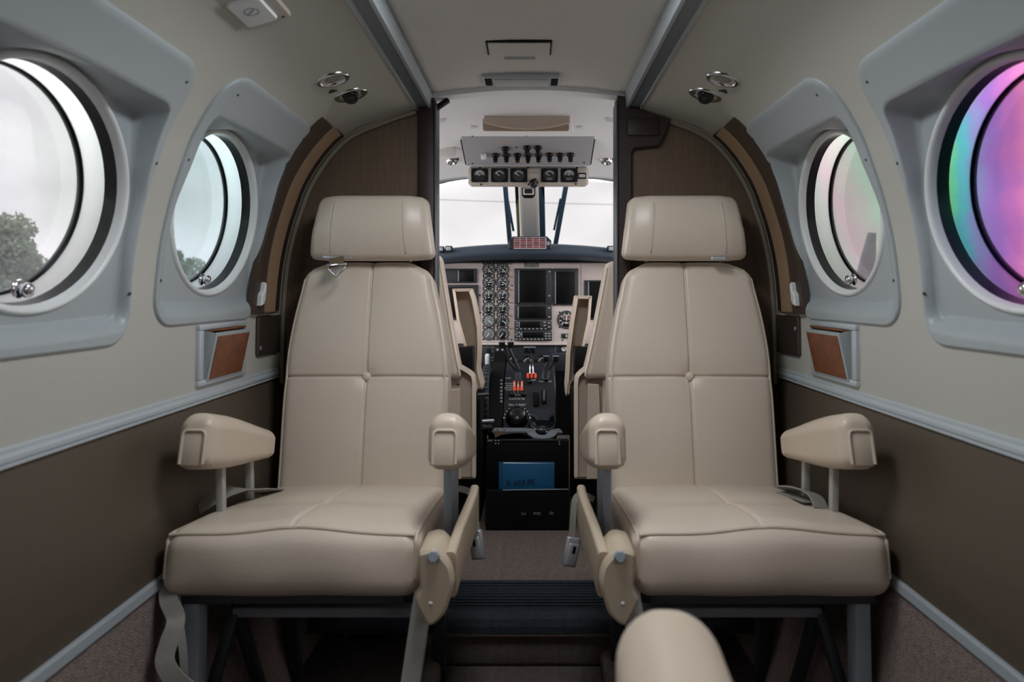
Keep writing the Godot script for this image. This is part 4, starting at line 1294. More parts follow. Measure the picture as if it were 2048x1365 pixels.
func overhead() -> void:
	# visor pocket
	var v := thing("overhead_pocket", "beige overhead pocket with a curved lip in the cockpit headliner", "pocket", at(1052, 232, 1.85))
	part("back", G.new().prism(frame_of(at(1052, 232, 1.866), Vector3(0, -0.55, 1)), rrect(0.258, 0.088, 0.006), 0.006), M.visor_shaded, v)
	var lipp := PackedVector3Array()
	for i in 15:
		var t := i / 14.0
		lipp.append(at(lerpf(968, 1140, t), 244 + 14 * (1 - (2 * t - 1) ** 2), 1.845))
	var flap := PackedVector2Array()
	var fxf := frame_of(at(1054, 240, 1.85), Vector3(0, -0.35, 1))
	for i in 15:
		var t := i / 14.0
		flap.append(Vector2(lerpf(-0.127, 0.127, t), -0.006 - 0.021 * (1 - (2 * t - 1) ** 2)))
	flap.append(Vector2(0.127, 0.012)); flap.append(Vector2(-0.127, 0.012))
	part("flap", G.new().prism(fxf, flap, 0.006, 0.002), M.visor, v)
	part("lip", G.new().tube(lipp, 0.0035, 8), M.piping, v)
	for x: float in [963, 1143]:
		part("side_bead", G.new().bar(at(x, 206, 1.82), at(x, 262, 1.95), 0.006, 0.008), M.headliner, v)
	# switch panel
	var pt := at(1055, 263, 2.0)
	var pb := at(1056.5, 330, 2.19)
	var up := (pt - pb).normalized()
	var n := Vector3.RIGHT.cross(up).normalized()
	var xf := Transform3D(Basis(Vector3.RIGHT, up, n), (pt + pb) / 2)
	var hgt := pt.distance_to(pb)
	var p := thing("overhead_light_console", "grey overhead light control panel with rows of black knobs", "panel", xf.origin)
	part("plate", G.new().prism(xf.translated_local(Vector3(0, 0, -0.004)), rrect(0.432, hgt, 0.003), 0.008, 0.001), M.overhead, p)
	part("shadow_gap", G.new().prism(xf.translated_local(Vector3(0, 0, -0.008)), rrect(0.442, hgt + 0.004, 0.003), 0.006), M.black, p)
	var on := func(x: float, y: float) -> Vector2:     # photo pixel -> place on the plate
		var dir := at(x, y, 1.0) - Vector3(0, EYE, 0)
		var o := Vector3(0, EYE, 0)
		var t: float = (xf.origin - o).dot(xf.basis.z) / dir.dot(xf.basis.z)
		var l := xf.affine_inverse() * (o + dir * t)
		return Vector2(l.x, l.y)
	for q in [[945, 270], [1053, 269], [1162, 267], [945, 325], [1056, 324], [1168, 323], [1033, 293]]:
		var l: Vector2 = on.call(q[0], q[1])
		screw_at(xf * Vector3(l.x, l.y, 0.004), n, 0.0035, p)
	for q in [[1011, 295, 1], [1054, 293, 1], [1076, 293, 1], [991, 308, 0], [1013, 308, 0], [1035, 308, 0], [1056, 308, 0], [1077, 308, 0], [1099, 307, 0], [1120, 307, 0], [1141, 307, 0]]:
		var l: Vector2 = on.call(q[0], q[1])
		var kx := Transform3D(xf.basis, xf * Vector3(l.x, l.y, 0.004))
		var hn: float = 0.026
		var kn := part("knob", G.new().lathe(kx, [Vector2(0.0135, 0.0), Vector2(0.0135, 0.004), Vector2(0.0085, 0.007), Vector2(0.0078, hn), Vector2(0.006, hn + 0.0015), Vector2(0.0, hn + 0.0015)], 16, true), M.knob, p)
		part("pointer_mark", G.new().rbox(kx.translated_local(Vector3(0.004, 0.007, 0.0045)), Vector3(0.003, 0.003, 0.001), 0.0004), M.white, kn)
	var sw: Vector2 = on.call(968, 308)
	part("rocker_switch", G.new().rbox(xf.translated_local(Vector3(sw.x, sw.y, 0.01)), Vector3(0.02, 0.024, 0.014), 0.003), M.ring_white, p, Transform3D(), "white rocker switch")
	for q in [["OVERHEAD FLOOD", 1010, 283], ["INSTRUMENT LIGHTS", 1060, 316], ["PANEL", 1100, 303], ["AVIONICS", 1120, 303], ["SIDE", 1141, 303], ["DO NOT OPERATE ON DRY GLASS", 1050, 320]]:
		var l: Vector2 = on.call(q[1], q[2])
		letters(q[0], xf.translated_local(Vector3(l.x, l.y, 0.0045)), 0.005, M.cream, p)
	# gauge strip
	var gd := 2.2
	var gc := at(1056.5, 352, gd)
	var gx := frame_of(gc, Vector3(0, -0.1, 1))
	var st := thing("overhead_gauge_box", "beige overhead box with five small square gauges above the windshield", "gauge panel", gc)
	var k := gd / FPX
	part("box", G.new().rbox(gx.translated_local(Vector3(0, 0, -0.03)), Vector3(243 * k, 40 * k, 0.06), 0.016, null, 1, 1, 1, 4), M.gauge_strip, st)
	for q in [[959.5, 0], [999, 1], [1037.5, 2], [1099, 3], [1138, 4]]:
		var l := Vector2((q[0] - 1056.5) * k, 0.002)
		var fx := gx.translated_local(Vector3(l.x, l.y, 0.0))
		var ga := part("square_gauge", G.new().prism(fx, rrect(34 * k, 27.5 * k, 0.004), 0.004, 0.001), M.black, st)
		part("dial", G.new().lathe(fx.translated_local(Vector3(0, 0, 0.0045)), [Vector2(0.0215, 0.0), Vector2(0.021, 0.0008), Vector2(0.0, 0.0008)], 24, true), M.gauge_face, ga)
		if q[1] in [0, 4]:
			var sec := PackedVector2Array()
			for i in 13:
				var a := PI * i / 12.0
				sec.append(Vector2(cos(a), sin(a)) * 0.0185)
			part("dial_arc", G.new().prism(fx.translated_local(Vector3(0, 0, 0.0052)), sec, 0.0004), M.gauge_grey, ga)
		var marks := G.new()
		for i in 9:
			var a := PI * (0.15 + 0.7 * i / 8.0)
			marks.rbox(Transform3D(fx.basis * Basis(Vector3.BACK, a - PI / 2), fx * Vector3(cos(a) * 0.0145, sin(a) * 0.0145 - 0.001, 0.0058)), Vector3(0.0014 + 0.001 * (i % 2), 0.005, 0.0006), 0.0002)
		part("scale_marks", marks, M.white, ga)
		var na: float = [2.4, 2.5, 2.5, 2.6, 1.5][q[1]]
		part("needle", G.new().bar(fx * Vector3(0, -0.002, 0.0065), fx * Vector3(cos(na) * 0.016, sin(na) * 0.016 - 0.002, 0.0065), 0.002, 0.0008, fx.basis.x, 0.0002), M.white, ga)
		for e in [[-1, 1], [1, 1], [-1, -1], [1, -1]]:
			screw_at(fx * Vector3(e[0] * 0.025, e[1] * 0.0195, 0.004), gx.basis.z, 0.002, ga, M.frame_dark)
		if q[1] >= 3:
			letters("VOLTS", fx.translated_local(Vector3(0, -0.013, 0.0055)), 0.005, M.white, ga)
	for q in [[960, 336], [1056, 336], [1154, 336], [962, 369], [1057, 369], [1152, 368]]:
		screw_at(gx * Vector3((q[0] - 1056.5) * k, (352 - q[1]) * k, 0.0), gx.basis.z, 0.0035, st)
	part("hour_window", G.new().prism(gx.translated_local(Vector3(107.5 * k, 0.0, 0.0)), rrect(0.028, 0.021, 0.001), 0.003), M.black, st)
	part("hour_plate", G.new().prism(gx.translated_local(Vector3(107.5 * k, 0.0, 0.003)), rrect(0.022, 0.011, 0.001), 0.001), M.sign_grey, st)
	letters("VOLT SELECT", gx.translated_local(Vector3(10 * k, 0.012, 0.0005)), 0.006, M.frame, st)
	var kk := gx.translated_local(Vector3(11 * k, -0.026, 0.0))
	part("selector_knob", G.new().lathe(kk, [Vector2(0.016, 0.0), Vector2(0.016, 0.006), Vector2(0.012, 0.01), Vector2(0.011, 0.028), Vector2(0.0, 0.03)], 16).rbox(kk.translated_local(Vector3(0, 0, 0.024)) * Transform3D(Basis(Vector3.BACK, -0.5), Vector3()), Vector3(0.012, 0.034, 0.018), 0.004), M.knob, st)
	# small lamps, speaker patch and eyeball vents of the headliner
	for s: float in [-1.0, 1.0]:
		var side := "left" if s < 0 else "right"
		var e := at(904 if s < 0 else 1213, 317, 2.25)
		var o := thing("cockpit_air_vent", "small chrome eyeball air vent in the %s of the cockpit headliner" % side, "air vent", e)
		part("bezel", G.new().lathe(frame_of(e, Vector3(0, -1, 0.35)), [Vector2(0.026, -0.008), Vector2(0.026, 0.004), Vector2(0.022, 0.012), Vector2(0.016, 0.02), Vector2(0.010, 0.021), Vector2(0.009, 0.01), Vector2(0.0, 0.009)], 24), M.chrome, o)
		part("lever", G.new().lathe(frame_of(e + Vector3(0.022, -0.008, 0.02), Vector3(0, -0.3, 1)), [Vector2(0.005, 0), Vector2(0.005, 0.006), Vector2(0.0, 0.007)], 10), M.frame_dark, o)
		part("mount", G.new().rbox(Transform3D(Basis(), e + Vector3(-s * -0.0, 0.02, 0.0)), Vector3(0.09, 0.03, 0.09), 0.01, null, 1, 1, 1, 3), M.headliner, o)
		var le := at(882 if s < 0 else 1222, 231, 1.86)
		var la := thing("cockpit_lamp", "white trapezoid lamp housing in the %s of the cockpit headliner" % side, "lamp", le)
		var poly := PackedVector2Array([Vector2(-0.025, 0.02), Vector2(0.01, 0.02), Vector2(0.019, -0.006), Vector2(0.014, -0.016), Vector2(-0.025, -0.02)])
		if s > 0:
			for i in poly.size(): poly[i].x *= -1
		part("housing", G.new().prism(frame_of(le, Vector3(0, -0.6, 1)), poly, 0.012, 0.003), M.ring_white, la)
		part("bulb", G.new().lathe(frame_of(le + Vector3(-0.014 * -s, -0.004, 0.012), Vector3(0, -0.6, 1)), [Vector2(0.006, 0), Vector2(0.005, 0.004), Vector2(0, 0.005)], 12), M.frame, la)
		var b := at(946 if s < 0 else 1161, 254, 1.93)
		single("headliner_button", "flat oval white button in the %s of the cockpit headliner" % side, "button", G.new().lathe(Transform3D(frame_of(b, Vector3(0, -1, 0.15)).basis * Basis.from_scale(Vector3(1, 0.8, 1)), b), [Vector2(0.012, -0.004), Vector2(0.0115, 0.002), Vector2(0.009, 0.003), Vector2(0.0, 0.0035)], 20), M.ring_white)
	single("speaker_grille", "perforated white speaker patch on the left of the cockpit headliner", "speaker", G.new().rbox(frame_of(at(893, 300, 2.12), Vector3(0, -0.8, 1)), Vector3(0.06, 0.045, 0.006), 0.002), relief(mat(col(214, 212, 212), 0.6), noise_tex(FastNoiseLite.TYPE_CELLULAR, 0.12, 41, true, 10.0), 30.0, 0.8))


func glareshield() -> void:
	var g := thing("glareshield", "padded blue-grey glareshield above the instrument panel", "glareshield", v3(0, 0.15, 2.6))
	var rows := []
	for i in 41:
		var x := lerpf(-0.62, 0.62, i / 40.0)
		var a := 0.026 * (x / 0.36) ** 2
		var row := PackedVector3Array()
		for q in [[0.1305, 2.66], [0.140, 2.60], [0.149, 2.53], [0.155, 2.507], [0.163, 2.5], [0.176, 2.499], [0.187, 2.503], [0.194, 2.515], [0.199, 2.55], [0.204, 2.8], [0.21, 3.26]]:
			row.append(v3(x, q[0] - a * (0.85 if q[1] < 2.6 else 0.5), q[1]))
		rows.append(row)
	part("cover", G.new().grid(rows), M.glare, g)
	part("edge_light", G.new().rbox(Transform3D(Basis(), v3(0.0, 0.128, 2.63)), Vector3(1.0, 0.01, 0.02), 0.003), M.black, g)
	# annunciator
	var d := 2.48
	var c := at(1060, 486, d)
	var k := d / FPX
	var a := thing("annunciator_panel", "dark warning light panel of small red captions on top of the glareshield", "warning panel", c)
	part("housing", G.new().prism(frame_of(c + Vector3(0, 0, -0.018), Vector3(0, 0, 1)), PackedVector2Array([Vector2(-43, -12) * k, Vector2(43, -12) * k, Vector2(43, 4) * k, Vector2(34, 13) * k, Vector2(-34, 13) * k, Vector2(-43, 4) * k]), 0.018, 0.003), M.unit, a)
	part("caption_frame", G.new().box(c + Vector3(-32.5 * k, -12 * k, -0.002), c + Vector3(32.5 * k, 11 * k, 0.0012), 0.0006), M.sign_grey, a)
	for r in 5:
		for q in 5:
			var x := (-26.4 + q * 12.9) * k
			var y := (8.2 - r * 4.2) * k
			part("caption", G.new().rbox(frame_of(c + Vector3(x, y, 0.0005), Vector3(0, 0, 1)), Vector3(11.6 * k, 3.3 * k, 0.004), 0.0006), [M.red, M.red_dark, M.red_pale][(r * 2 + q * q) % 3], a)
	part("test_button", G.new().lathe(frame_of(c + Vector3(36.5 * k, -0.002, 0), Vector3(0, 0, 1)), [Vector2(0.008, 0), Vector2(0.008, 0.004), Vector2(0.005, 0.005), Vector2(0.004, 0.003), Vector2(0, 0.003)], 16), M.frame, a)
	for q in [[882, 499, 0], [898, 498, 1], [1221, 498, 2]]:
		var p := at(q[0], q[1], 2.485)
		var b := thing("glareshield_light", ["square warning light at the far left of the glareshield", "square warning light second from the left on the glareshield", "square warning light at the right end of the glareshield"][q[2]], "warning light", p)
		part("frame", G.new().rbox(Transform3D(Basis(), p), Vector3(0.026, 0.022, 0.03), 0.002), M.black, b)
		part("lens", G.new().rbox(Transform3D(Basis(), p + Vector3(0, 0, 0.0145)), Vector3(0.019, 0.015, 0.004), 0.001), M.frame, b)


func on_panel(x: float, y: float, z := 0.0) -> Vector3:
	return at(x, y, DI) + Vector3(0, 0, z)


func instruments() -> void:
	var k := DI / FPX
	var p := thing("instrument_panel", "pinkish beige instrument panel plate under the glareshield", "instrument panel", on_panel(1050, 605))
	part("plate", G.new().box(on_panel(800, 525, -0.004), on_panel(1290, 688, 0), 0.003), M.inst, p)
	part("gauge_plate", G.new().box(on_panel(963.5, 527, 0.0), on_panel(1019, 685, 0.003), 0.001), M.inst, p)
	part("right_plate", G.new().box(on_panel(1162, 523, 0.0), on_panel(1280, 684, 0.003), 0.001), M.inst, p)
	for q in [[1023, 527], [1086, 525], [1132, 525], [1197, 528], [1164.5, 556.5], [1023.5, 571.5], [959.5, 591], [960.5, 626], [1023, 680], [1125, 681], [1119, 625], [1119, 655]]:
		screw_at(on_panel(q[0], q[1], 0.001), Vector3(0, 0, 1), 0.0035, p)
	part("placard", G.new().rbox(Transform3D(Basis(), on_panel(1063, 529.7, 0.001)), Vector3(29 * k, 10.5 * k, 0.002), 0.0005), M.black, p)
	for i in 4:
		letters(["MAXIMUM SPEED", "OPERATION IN ICING", "CONDITIONS SEE MANUAL", "TURBULENCE 169 KIAS"][i], Transform3D(Basis(), on_panel(1063, 526.2 + i * 2.5, 0.0022)), 0.0042, M.white, p)
	part("brand_plate", G.new().prism(Transform3D(Basis(), on_panel(1061, 517.5, 0.003)), PackedVector2Array([Vector2(-8.5, -3) * k, Vector2(8.5, -3) * k, Vector2(7, 2) * k, Vector2(3.5, 4.6) * k, Vector2(-3.5, 4.6) * k, Vector2(-7, 2) * k]), 0.004, 0.001), M.cream, p)
	part("lower_lip", G.new().box(on_panel(955, 686, -0.01), on_panel(1140, 690.5, 0.012), 0.003), M.inst, p)
	# twelve engine gauges
	var col_words := ["left", "right"]
	var row_words := ["topmost", "second from the top", "third from the top", "fourth from the top", "fifth from the top", "lowest"]
	var needles := [[-0.9, -0.8], [0.05, -0.5], [1.57, 1.2], [1.57, 1.4], [-0.6, -0.6], [-2.2, -2.2]]
	for c in 2:
		for r in 6:
			var ctr := on_panel([977.8, 1005.4][c], 539.2 + r * 25.75, 0.003)
			var g := thing("engine_gauge", "round white-marked engine gauge, %s in the %s column of the center stack" % [row_words[r], col_words[c]], "gauge", ctr, "engine gauges in two columns")
			dial(g, ctr, 0.0262, M.gauge_grey if (c == 0 and r >= 4) else M.gauge_face, needles[r][c], 10 + (r * 5 + c) % 4, r < 4)
			for e in [[-1, 1], [1, 1], [-1, -1], [1, -1]]:
				screw_at(ctr + Vector3(e[0] * 0.023, e[1] * 0.0235, 0), Vector3(0, 0, 1), 0.0042, g)
			if c == 1:
				part("name_tag", G.new().bar(ctr + Vector3(0.024, 0.026, 0.001), ctr + Vector3(0.04, 0.022, 0.001), 0.006, 0.001, Vector3.UP), M.tan, g)
	# big round gauge, right
	var bc := on_panel(1133, 640, 0.0)
	var bg := thing("round_indicator", "large black round indicator with red digits beside the right crew seat", "gauge", bc)
	dial(bg, bc, 0.0365, M.gauge_face, 1.57, 8, true)
	for q in [["PRESSURE", 0.018], ["0.00 0.0", 0.004], ["CABIN ALT", -0.012]]:
		letters(q[0], Transform3D(Basis(), bc + Vector3(0, q[1], 0.0035)), 0.0065, M.white, bg)
	part("digit_window", G.new().rbox(Transform3D(Basis(), bc + Vector3(0.004, 0.011, 0.003)), Vector3(0.034, 0.007, 0.001), 0.0003), M.red, bg)
	var cb := thing("panel_switch", "small black switch block low on the right of the instrument panel", "switch", on_panel(1131, 672))
	part("block", G.new().box(on_panel(1123, 667.5, 0), on_panel(1142, 677, 0.006), 0.001), M.unit, cb)
	part("toggle", G.new().box(on_panel(1131, 669, 0.006), on_panel(1134, 675, 0.012), 0.001), M.key, cb)
	# displays
	screen_unit("navigation_display", "tall black navigation display at the top of the center radio stack", [1029, 537.5, 1103.5, 609], [1039, 541, 1091.5, 605], true)
	screen_unit("weather_display", "black portrait display beside the center radio stack on the right", [1105, 537.5, 1156.5, 611], [1112, 544, 1149, 608], false)
	screen_unit("second_display", "short wide black display second from the top in the radio stack", [1029, 610, 1103.5, 640.5], [1038, 613, 1091.5, 637], true)
	var r1 := screen_unit("radio_unit", "radio control unit with a row of pale keys, third in the radio stack", [1029, 642, 1103.5, 660.5], [1040, 643.5, 1080, 655], false)
	for i in 8: key(r1, 1034 + i * 8.1, 657.7, 4, 1.6)
	for i in 2: key(r1, 1034.2, 645.5 + i * 6, 2.6, 2.0)
	for q in [[1089, 644.6], [1089, 651], [1098, 646], [1098, 654]]: key(r1, q[0], q[1], 4.5, 1.8)
	var r2 := screen_unit("transponder_unit", "lowest unit of the radio stack with a round keypad at its left", [1029, 661.5, 1103.5, 682], [1045, 664.5, 1086.5, 675], false)
	for i in 8: key(r2, 1033 + i * 7.4, 678.3, 4, 1.8)
	for i in 6:
		var a := TAU * i / 6.0
		key(r2, 1036.7 + cos(a) * 4.4, 669 + sin(a) * 4.4, 2.4, 2.2)
	for i in 3:
		for j in 2: key(r2, 1092 + j * 6.5, 667 + i * 5.2, 4.4, 1.9)
	screen_unit("left_switch_unit", "black flat unit high on the pilot's side of the instrument panel", [860, 538, 954.5, 566.5], [919, 541, 948, 563.5], false)
	screen_unit("pilot_display", "dark pilot display partly hidden by the left folded armrest", [860, 570, 957, 640], [868, 575, 946, 636], false)
	screen_unit("copilot_display", "dark copilot display partly hidden by the right crew seat", [1168, 561, 1280, 640], [1178, 564, 1270, 636], false)
	# subpanel
	var s := thing("lower_subpanel", "dark blue-grey subpanel of switches below the instrument panel", "panel", on_panel(1050, 716))
	part("plate", G.new().box(on_panel(800, 690, -0.03), on_panel(1290, 743, -0.012), 0.002), M.subpanel, s)
	part("gear_lever", G.new().rbox(Transform3D(Basis(), on_panel(975.5, 719, 0.02)), Vector3(0.02, 0.052, 0.02), 0.009, null, 1, 1, 1, 4), M.ring_white, s, Transform3D(), "white wheel-shaped lever")
	part("gear_slot", G.new().box(on_panel(973, 699, -0.012), on_panel(980, 712, 0.008), 0.002), M.black, s)
	part("outlined_box", G.new().box(on_panel(988.5, 690.5, -0.012), on_panel(1010, 706, -0.009), 0.001), M.unit, s)
	for x in [995, 1005.5]:
		part("indicator", G.new().lathe(frame_of(on_panel(x, 700.5, -0.009), Vector3(0, 0, 1)), [Vector2(0.0055, 0), Vector2(0.005, 0.004), Vector2(0, 0.005)], 14), M.key, s)
	part("key_box", G.new().box(on_panel(1111, 690.5, -0.012), on_panel(1141, 708, -0.0105), 0.0005), M.frame, s)
	part("key_box", G.new().box(on_panel(1112, 691.5, -0.012), on_panel(1141, 707, -0.0095), 0.0005), M.subpanel, s)
	part("key_lock", G.new().lathe(frame_of(on_panel(1128, 699.5, -0.01), Vector3(0, 0, 1)), [Vector2(0.011, 0), Vector2(0.010, 0.005), Vector2(0.006, 0.006), Vector2(0.004, 0.003), Vector2(0, 0.003)], 18), M.steel, s)
	for r in 4:
		part("groove_line", G.new().box(on_panel(1020, 697 + r * 4.2, -0.012), on_panel(1098, 697.7 + r * 4.2, -0.010), 0.0003), M.black, s)
	for q in [[1019.5, 698], [1100, 701]]:
		screw_at(on_panel(q[0], q[1], -0.012), Vector3(0, 0, 1), 0.004, s, M.frame_dark)
	for q in [["LDG GEAR CONTROL", 977, 695], ["UP", 984, 704], ["TAXI", 984, 716], ["DN", 984, 722], ["LANDING", 1005, 711], ["RECOG", 1005, 720], ["PROP AMMETER", 1060, 694]]:
		letters(q[0], Transform3D(Basis(), on_panel(q[1], q[2], -0.0115)), 0.0048, M.white, s)
	for q in [[995, 715], [1005, 715], [993, 727]]:
		part("toggle_switch", G.new().box(on_panel(q[0] - 3, q[1] - 3, -0.012), on_panel(q[0] + 3, q[1] + 3, 0.0), 0.002), M.black, s)


func key(u: Node3D, x: float, y: float, w: float, h: float) -> void:
	var k := DI / FPX
	part("key", G.new().rbox(Transform3D(Basis(), on_panel(x, y, 0.0145)), Vector3(w * k, h * k, 0.003), 0.0006), M.key, u)


func screen_unit(called: String, label: String, o: Array, i: Array, knobs: bool) -> Node3D:
	var c := on_panel((o[0] + o[2]) / 2, (o[1] + o[3]) / 2)
	var k := DI / FPX
	var t := thing(called, label, "display", c)
	part("case", G.new().box(on_panel(o[0], o[1], 0.0035), on_panel(o[2], o[3], 0.012), 0.002), M.unit, t)
	part("screen", G.new().box(on_panel(i[0], i[1], 0.010), on_panel(i[2], i[3], 0.0135), 0.0008), M.screen, t)
	part("bezel_edge", G.new().box(on_panel(i[0] - 2.2, i[1], 0.010), on_panel(i[0] - 0.6, i[3], 0.0145), 0.0006), M.frame, t)
	part("bezel_edge", G.new().box(on_panel(i[2] + 0.6, i[1], 0.010), on_panel(i[2] + 1.8, i[3], 0.0145), 0.0006), M.frame_dark, t)
	if knobs:
		for j in 2:
			part("key", G.new().rbox(Transform3D(Basis(), on_panel((i[2] + o[2]) / 2 + 1, i[1] + 3 + j * (i[3] - i[1]) * 0.75, 0.0135)), Vector3(4 * k, 2.2 * k, 0.003), 0.0006), M.key, t)
	return t


func dial(g: Node3D, c: Vector3, r: float, face: Material, needle: float, ticks: int, digits: bool) -> void:
	var xf := frame_of(c, Vector3(0, 0, 1))
	part("bezel", G.new().lathe(xf, [Vector2(r * 1.06, 0), Vector2(r * 1.06, 0.006), Vector2(r * 1.0, 0.008), Vector2(r * 0.93, 0.0075), Vector2(r * 0.9, 0.002)], 28), M.black, g)
	part("face", G.new().lathe(xf, [Vector2(r * 0.95, 0.002), Vector2(r * 0.93, 0.0026), Vector2(0.0, 0.0026)], 28), face, g)
	var ring := G.new()
	ring.lathe(xf, [Vector2(r * 0.93, 0.0075), Vector2(r * 0.91, 0.0085), Vector2(r * 0.885, 0.0075)], 28)
	part("bezel_edge", ring, M.frame, g)
	var marks := G.new()
	for i in ticks:
		var a := PI * 1.5 * i / float(ticks - 1) - PI * 0.25
		marks.rbox(Transform3D(xf.basis * Basis(Vector3.BACK, a - PI / 2), xf * Vector3(cos(a) * r * 0.7, sin(a) * r * 0.7, 0.003)), Vector3(r * 0.1, r * 0.22, 0.0006), 0.0001)
	if digits:
		for e in [[-0.3, 0.32], [0.3, 0.32], [0.0, -0.38]]:
			marks.rbox(Transform3D(xf.basis, xf * Vector3(e[0] * r, e[1] * r, 0.003)), Vector3(r * 0.26, r * 0.12, 0.0006), 0.0001)
	part("scale_marks", marks, M.white, g)
	part("needle", G.new().bar(xf * Vector3(-cos(needle) * r * 0.1, -sin(needle) * r * 0.1, 0.0042), xf * Vector3(cos(needle) * r * 0.62, sin(needle) * r * 0.62, 0.0042), r * 0.1, 0.0008, Vector3(sin(needle), -cos(needle), 0), 0.0001), M.white, g)


func crew_seats() -> void:
	for s: float in [-1.0, 1.0]:
		var side := "left" if s < 0 else "right"
		var o := thing("crew_chair", "beige leather %s crew seat seen from behind through the doorway" % ("pilot's left" if s < 0 else "copilot's right"), "seat", v3(s * 0.36, -0.75, 2.0))
		# backrest
		var x_in_hi := 0.283 if s < 0 else 0.236
		var x_in_lo := 0.212 if s < 0 else 0.158
		var y_hi := 0.118 if s < 0 else 0.096
		var cw := 0.4
		var bh := y_hi + 0.27
		var warp := func(p: Vector3) -> Vector3:
			var v := clampf(p.y / bh + 0.5, 0.0, 1.0)
			var u := p.x / (cw / 2) * -s         # 1 on the aisle side
			var inner: float = lerpf(x_in_lo, x_in_hi, v ** 0.85)
			var outer: float = lerpf(0.60, 0.52, v)
			var xm := lerpf(outer, inner, u * 0.5 + 0.5)
			return Vector3(s * xm, p.y, p.z + 0.012 * (1 - u * u) * signf(p.z) * 0.6)
		var bx := Transform3D(Basis(Vector3.RIGHT, 0.0), v3(0, (y_hi - 0.27) / 2, 1.98))
		var b := part("backrest", G.new().rbox(bx, Vector3(cw, bh, 0.10), 0.024, warp, 8, 12, 3, 4), M.leather, o)
		var path := PackedVector3Array()
		for i in 13:
			path.append(bx * (warp.call(Vector3(-s * (cw / 2 - 0.006), lerpf(-bh / 2 + 0.01, bh / 2 - 0.02, i / 12.0), 0.043)) as Vector3))
		part("piping", G.new().tube(path, 0.0032, 8), M.piping, b)
		# folded-up armrest
		var pts: Array = [[905, 577], [944, 577], [951, 600], [961, 655], [962, 700], [960, 738], [968, 768], [966, 779], [957, 779], [952, 760], [945, 720], [928, 690], [914, 640]] if s < 0 else [[1150, 591], [1184, 592], [1180, 640], [1167, 700], [1152, 752], [1140, 770], [1138, 790], [1131, 792], [1130, 770], [1132, 745], [1134, 700], [1142, 640]]
		var poly := PackedVector2Array()
		var dd := 2.10
		for q in pts:
			var w := at(q[0], q[1], dd)
			poly.append(Vector2(w.x, w.y))
		var base2 := soften(poly, 0.006)
		var arm := part("armrest", G.new().prism(Transform3D(Basis(), Vector3(0, 0, -dd - 0.05)), base2, 0.07, 0.0105, true), M.leather_arm, o, Transform3D(), "folded-up armrest")
		var bp := at(925 if s < 0 else 1170, 716, 2.05)
		part("hinge_block", G.new().box(bp + Vector3(-0.035, -0.06, 0), bp + Vector3(0.035, 0.035, -0.05), 0.004), M.black, o)
		# lower shroud
		var lp: Array = [[876, 690], [895, 705], [915, 728], [940, 742], [949, 750], [951, 764], [951, 960], [876, 960]] if s < 0 else [[1212, 690], [1198, 704], [1180, 728], [1160, 742], [1151, 752], [1149, 768], [1149, 960], [1212, 960]]
		var po := PackedVector2Array()
		for q in lp:
			var w := at(q[0], q[1], 1.95)
			po.append(Vector2(w.x, w.y))
		var shd := part("seat_side", G.new().prism(Transform3D(Basis(), Vector3(0, 0, -1.98)), soften(po, 0.008), 0.035, 0.01), M.leather, o)
		for q in ([[916, 769], [917, 782]] if s < 0 else [[1180, 760], [1181, 773]]):
			screw_at(at(q[0], q[1], 1.945), Vector3(0, 0, 1), 0.0055, shd, M.screw)
		var pk: Array = [[896, 780], [920, 778], [922, 960], [890, 960]] if s < 0 else [[1176, 768], [1198, 770], [1205, 960], [1174, 960]]
		var pp := PackedVector2Array()
		for q in pk:
			var w := at(q[0], q[1], 1.94)
			pp.append(Vector2(w.x, w.y))
		part("pocket", G.new().prism(Transform3D(Basis(), Vector3(0, 0, -1.955)), pp, 0.014, 0.003), M.leather_arm, shd)
		part("seat_base", G.new().box(v3(s * 0.155 - 0.01, -0.75, 2.04), v3(s * 0.5, -0.35, 2.35)), M.black_soft, o)
		if s < 0:
			part("adjuster_tube", G.new().tube(PackedVector3Array([at(953, 790, 2.1), at(976, 789, 2.15)]), 0.006, 10), M.frame_dark, o)
			part("adjuster_tube", G.new().tube(PackedVector3Array([at(962, 843, 2.1), at(986, 842, 2.15)]), 0.006, 10), M.steel, o)
			part("adjuster_tube", G.new().tube(PackedVector3Array([at(962, 855, 2.08), at(980, 855, 2.15)]), 0.009, 10), M.frame_dark, o)
		part("cushion", G.new().rbox(Transform3D(Basis(), v3(s * 0.38, -0.32, 2.2)), Vector3(0.38, 0.1, 0.4), 0.03, null, 3, 2, 3, 3), M.leather, o)


# ---------------------------------------------------------------- pedestal
const PSEC := [[2.62, -0.25], [2.56, -0.283], [2.48, -0.288], [2.42, -0.302], [2.37, -0.322], [2.33, -0.35], [2.30, -0.385], [2.27, -0.42], [2.24, -0.455], [2.205, -0.495]]


